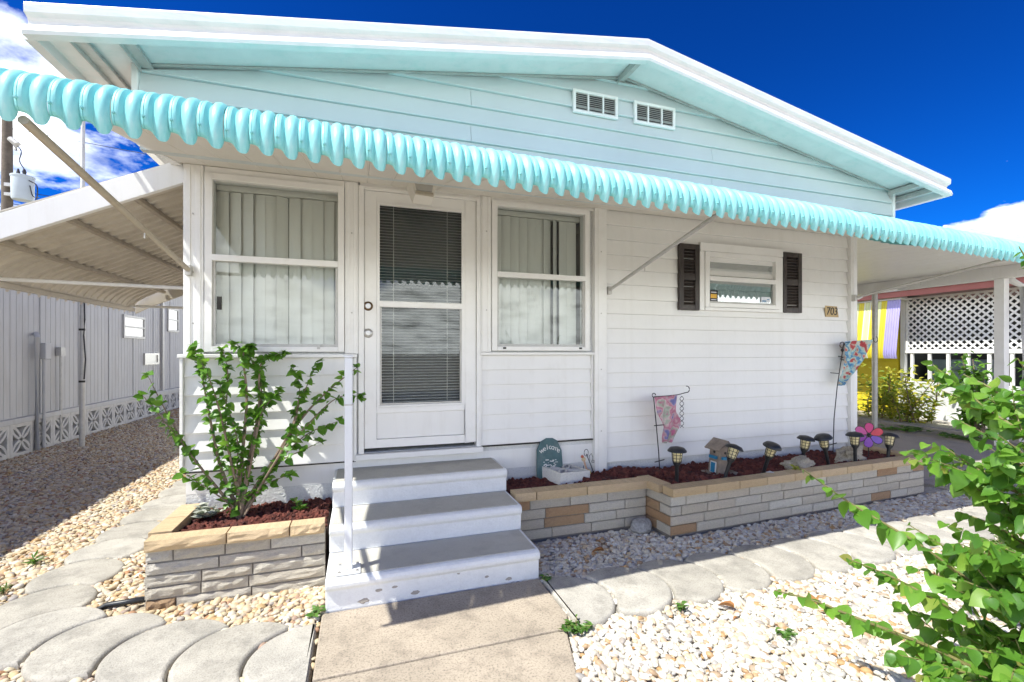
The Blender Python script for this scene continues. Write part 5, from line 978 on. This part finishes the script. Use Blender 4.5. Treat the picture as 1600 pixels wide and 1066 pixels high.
for s in range(26):
    b0 = Vector((10.7 + r.uniform(-.25, .25), 3.4 + r.uniform(-.9, .7), -0.03)); t = b0 + Vector((r.uniform(-.35, .35), r.uniform(-.45, .45), r.uniform(0.45, 1.18))); W('stem', MB().tube([b0, b0.lerp(t, .5) + Vector((r.uniform(-.08, .08), r.uniform(-.08, .08), 0)), t], [0.018, 0.012, 0.005], 5), 'stem', ysb)
    for q in range(85):
        f = r.uniform(0.08, 1.05); p = b0.lerp(t, f) + Vector((r.gauss(0, .09), r.gauss(0, .09), r.gauss(0, .07))); ym.append(leaf_matrix(p, Vector((r.uniform(-1, 1), r.uniform(-1, 1), r.uniform(-.2, .8))), r.uniform(.06, .11), r.uniform(-.5, .5), .2))
leaf_mass('foliage', LY, ym, 'leafy', ysb, False)
small_plant('seedling', (10.75, 2.35, -0.02), 60, 0.09, 0.18, 'leafy', 'small yellow-green plant right of the yellow shrub', 'plant', 0.7, 14, hgt=0.5, stems=7)
small_plant('weed', (9.4, 2.0, -0.02), 90, 0.10, 0.5, 'leafd', 'low weeds in the verge behind the carport pole', 'weed', 0.6, 15, stems=16)
small_plant('weed', (9.35, 1.1, -0.02), 90, 0.09, 0.5, 'leafd', 'low weeds in the verge between the carport posts', 'weed', 0.6, 16, stems=16)
gs = empty('green_shrub', (10.5, 1.35, -0.03), 'bushy green shrub against the white porch base behind the carport post', 'shrub'); gm = []; LG = [leaf_data('leaf', 'leaf2', 0.55, 0.2, 0.3, 4)]
for s in range(14):
    b0 = Vector((10.5 + r.uniform(-.15, .15), 1.35 + r.uniform(-.3, .3), -0.03)); t = b0 + Vector((r.uniform(-.3, .3), r.uniform(-.4, .4), r.uniform(0.6, 1.45))); W('stem', MB().tube([b0, t], [0.016, 0.005], 5), 'stem', gs)
    for q in range(60):
        f = r.uniform(0.1, 1.02); gm.append(leaf_matrix(b0.lerp(t, f) + Vector((r.gauss(0, .07), r.gauss(0, .07), r.gauss(0, .05))), Vector((r.uniform(-1, 1), r.uniform(-1, 1), r.uniform(-.2, .8))), r.uniform(.07, .12), r.uniform(-.5, .5), .2))
leaf_mass('foliage', LG, gm, 'leaf2', gs, False)

# dry leaves blown onto the pebbles
MT['dryleaf'] = leaf_mat('dry_leaf', [(0, (0.34, 0.15, 0.05)), (1, (0.44, 0.23, 0.08))], 0.6, 0.15, (0.4, 0.2, 0.05))
for x, y, rz, lab in ((1.93, -1.72, 0.6, 'curled brown dry leaf on the white pebbles above the flat weed'), (2.45, -1.78, 2.2, 'brown dry leaf on the white pebbles under the bush tips'), (1.62, -0.86, 1.2, 'brown dry leaf on shaded pebbles before the long planter')):
    d = leaf_data('fallen_leaf', 'dryleaf', 0.55, 0.5, 0.3); tag(put('fallen_leaf', d, None, (x, y, 0.012), (0.15, 0.2, rz), (0.085, 0.085, 0.085)), lab, 'dry leaf', 'dry leaves on the gravel')


LIT = []
for k in range(3): d = leaf_data('litter_leaf', 'dryleaf', (0.5, 0.7, 0.3)[k], 0.5, 0.4); LIT.append(d)
r = random.Random(77); lp = []
while len(lp) < 150:
    x, y = r.uniform(-4.2, 5.5), r.uniform(-2.9, 3.5)
    if (lt(x, y) or (rt(x, y) and y < -0.5)) and seen(x, y, 0.1) and not on_paver(x, y) and (x < -1.2 or y < -0.72): lp.append((x, y, 0.0))
scatter('leaf_litter', lp, LIT, 0.014, 0.036, 'tiny scraps of dry brown leaf litter strewn over the gravel', 'leaf litter', 0.5)
for k, (x, z, q) in enumerate(((0.10, 0.075, 0.014), (0.185, 0.080, 0.011), (0.55, 0.10, 0.008), (0.72, 0.055, 0.010), (0.30, 0.030, 0.016), (0.86, 0.022, 0.014), (0.02, 0.028, 0.02))):
    c = put('paint_chip', rough_rock('paint_chip', q, 'drive', k, 2, 0.5, (1.4, 0.12, 0.7), 2.2), steps, (x, -1.0475, z))
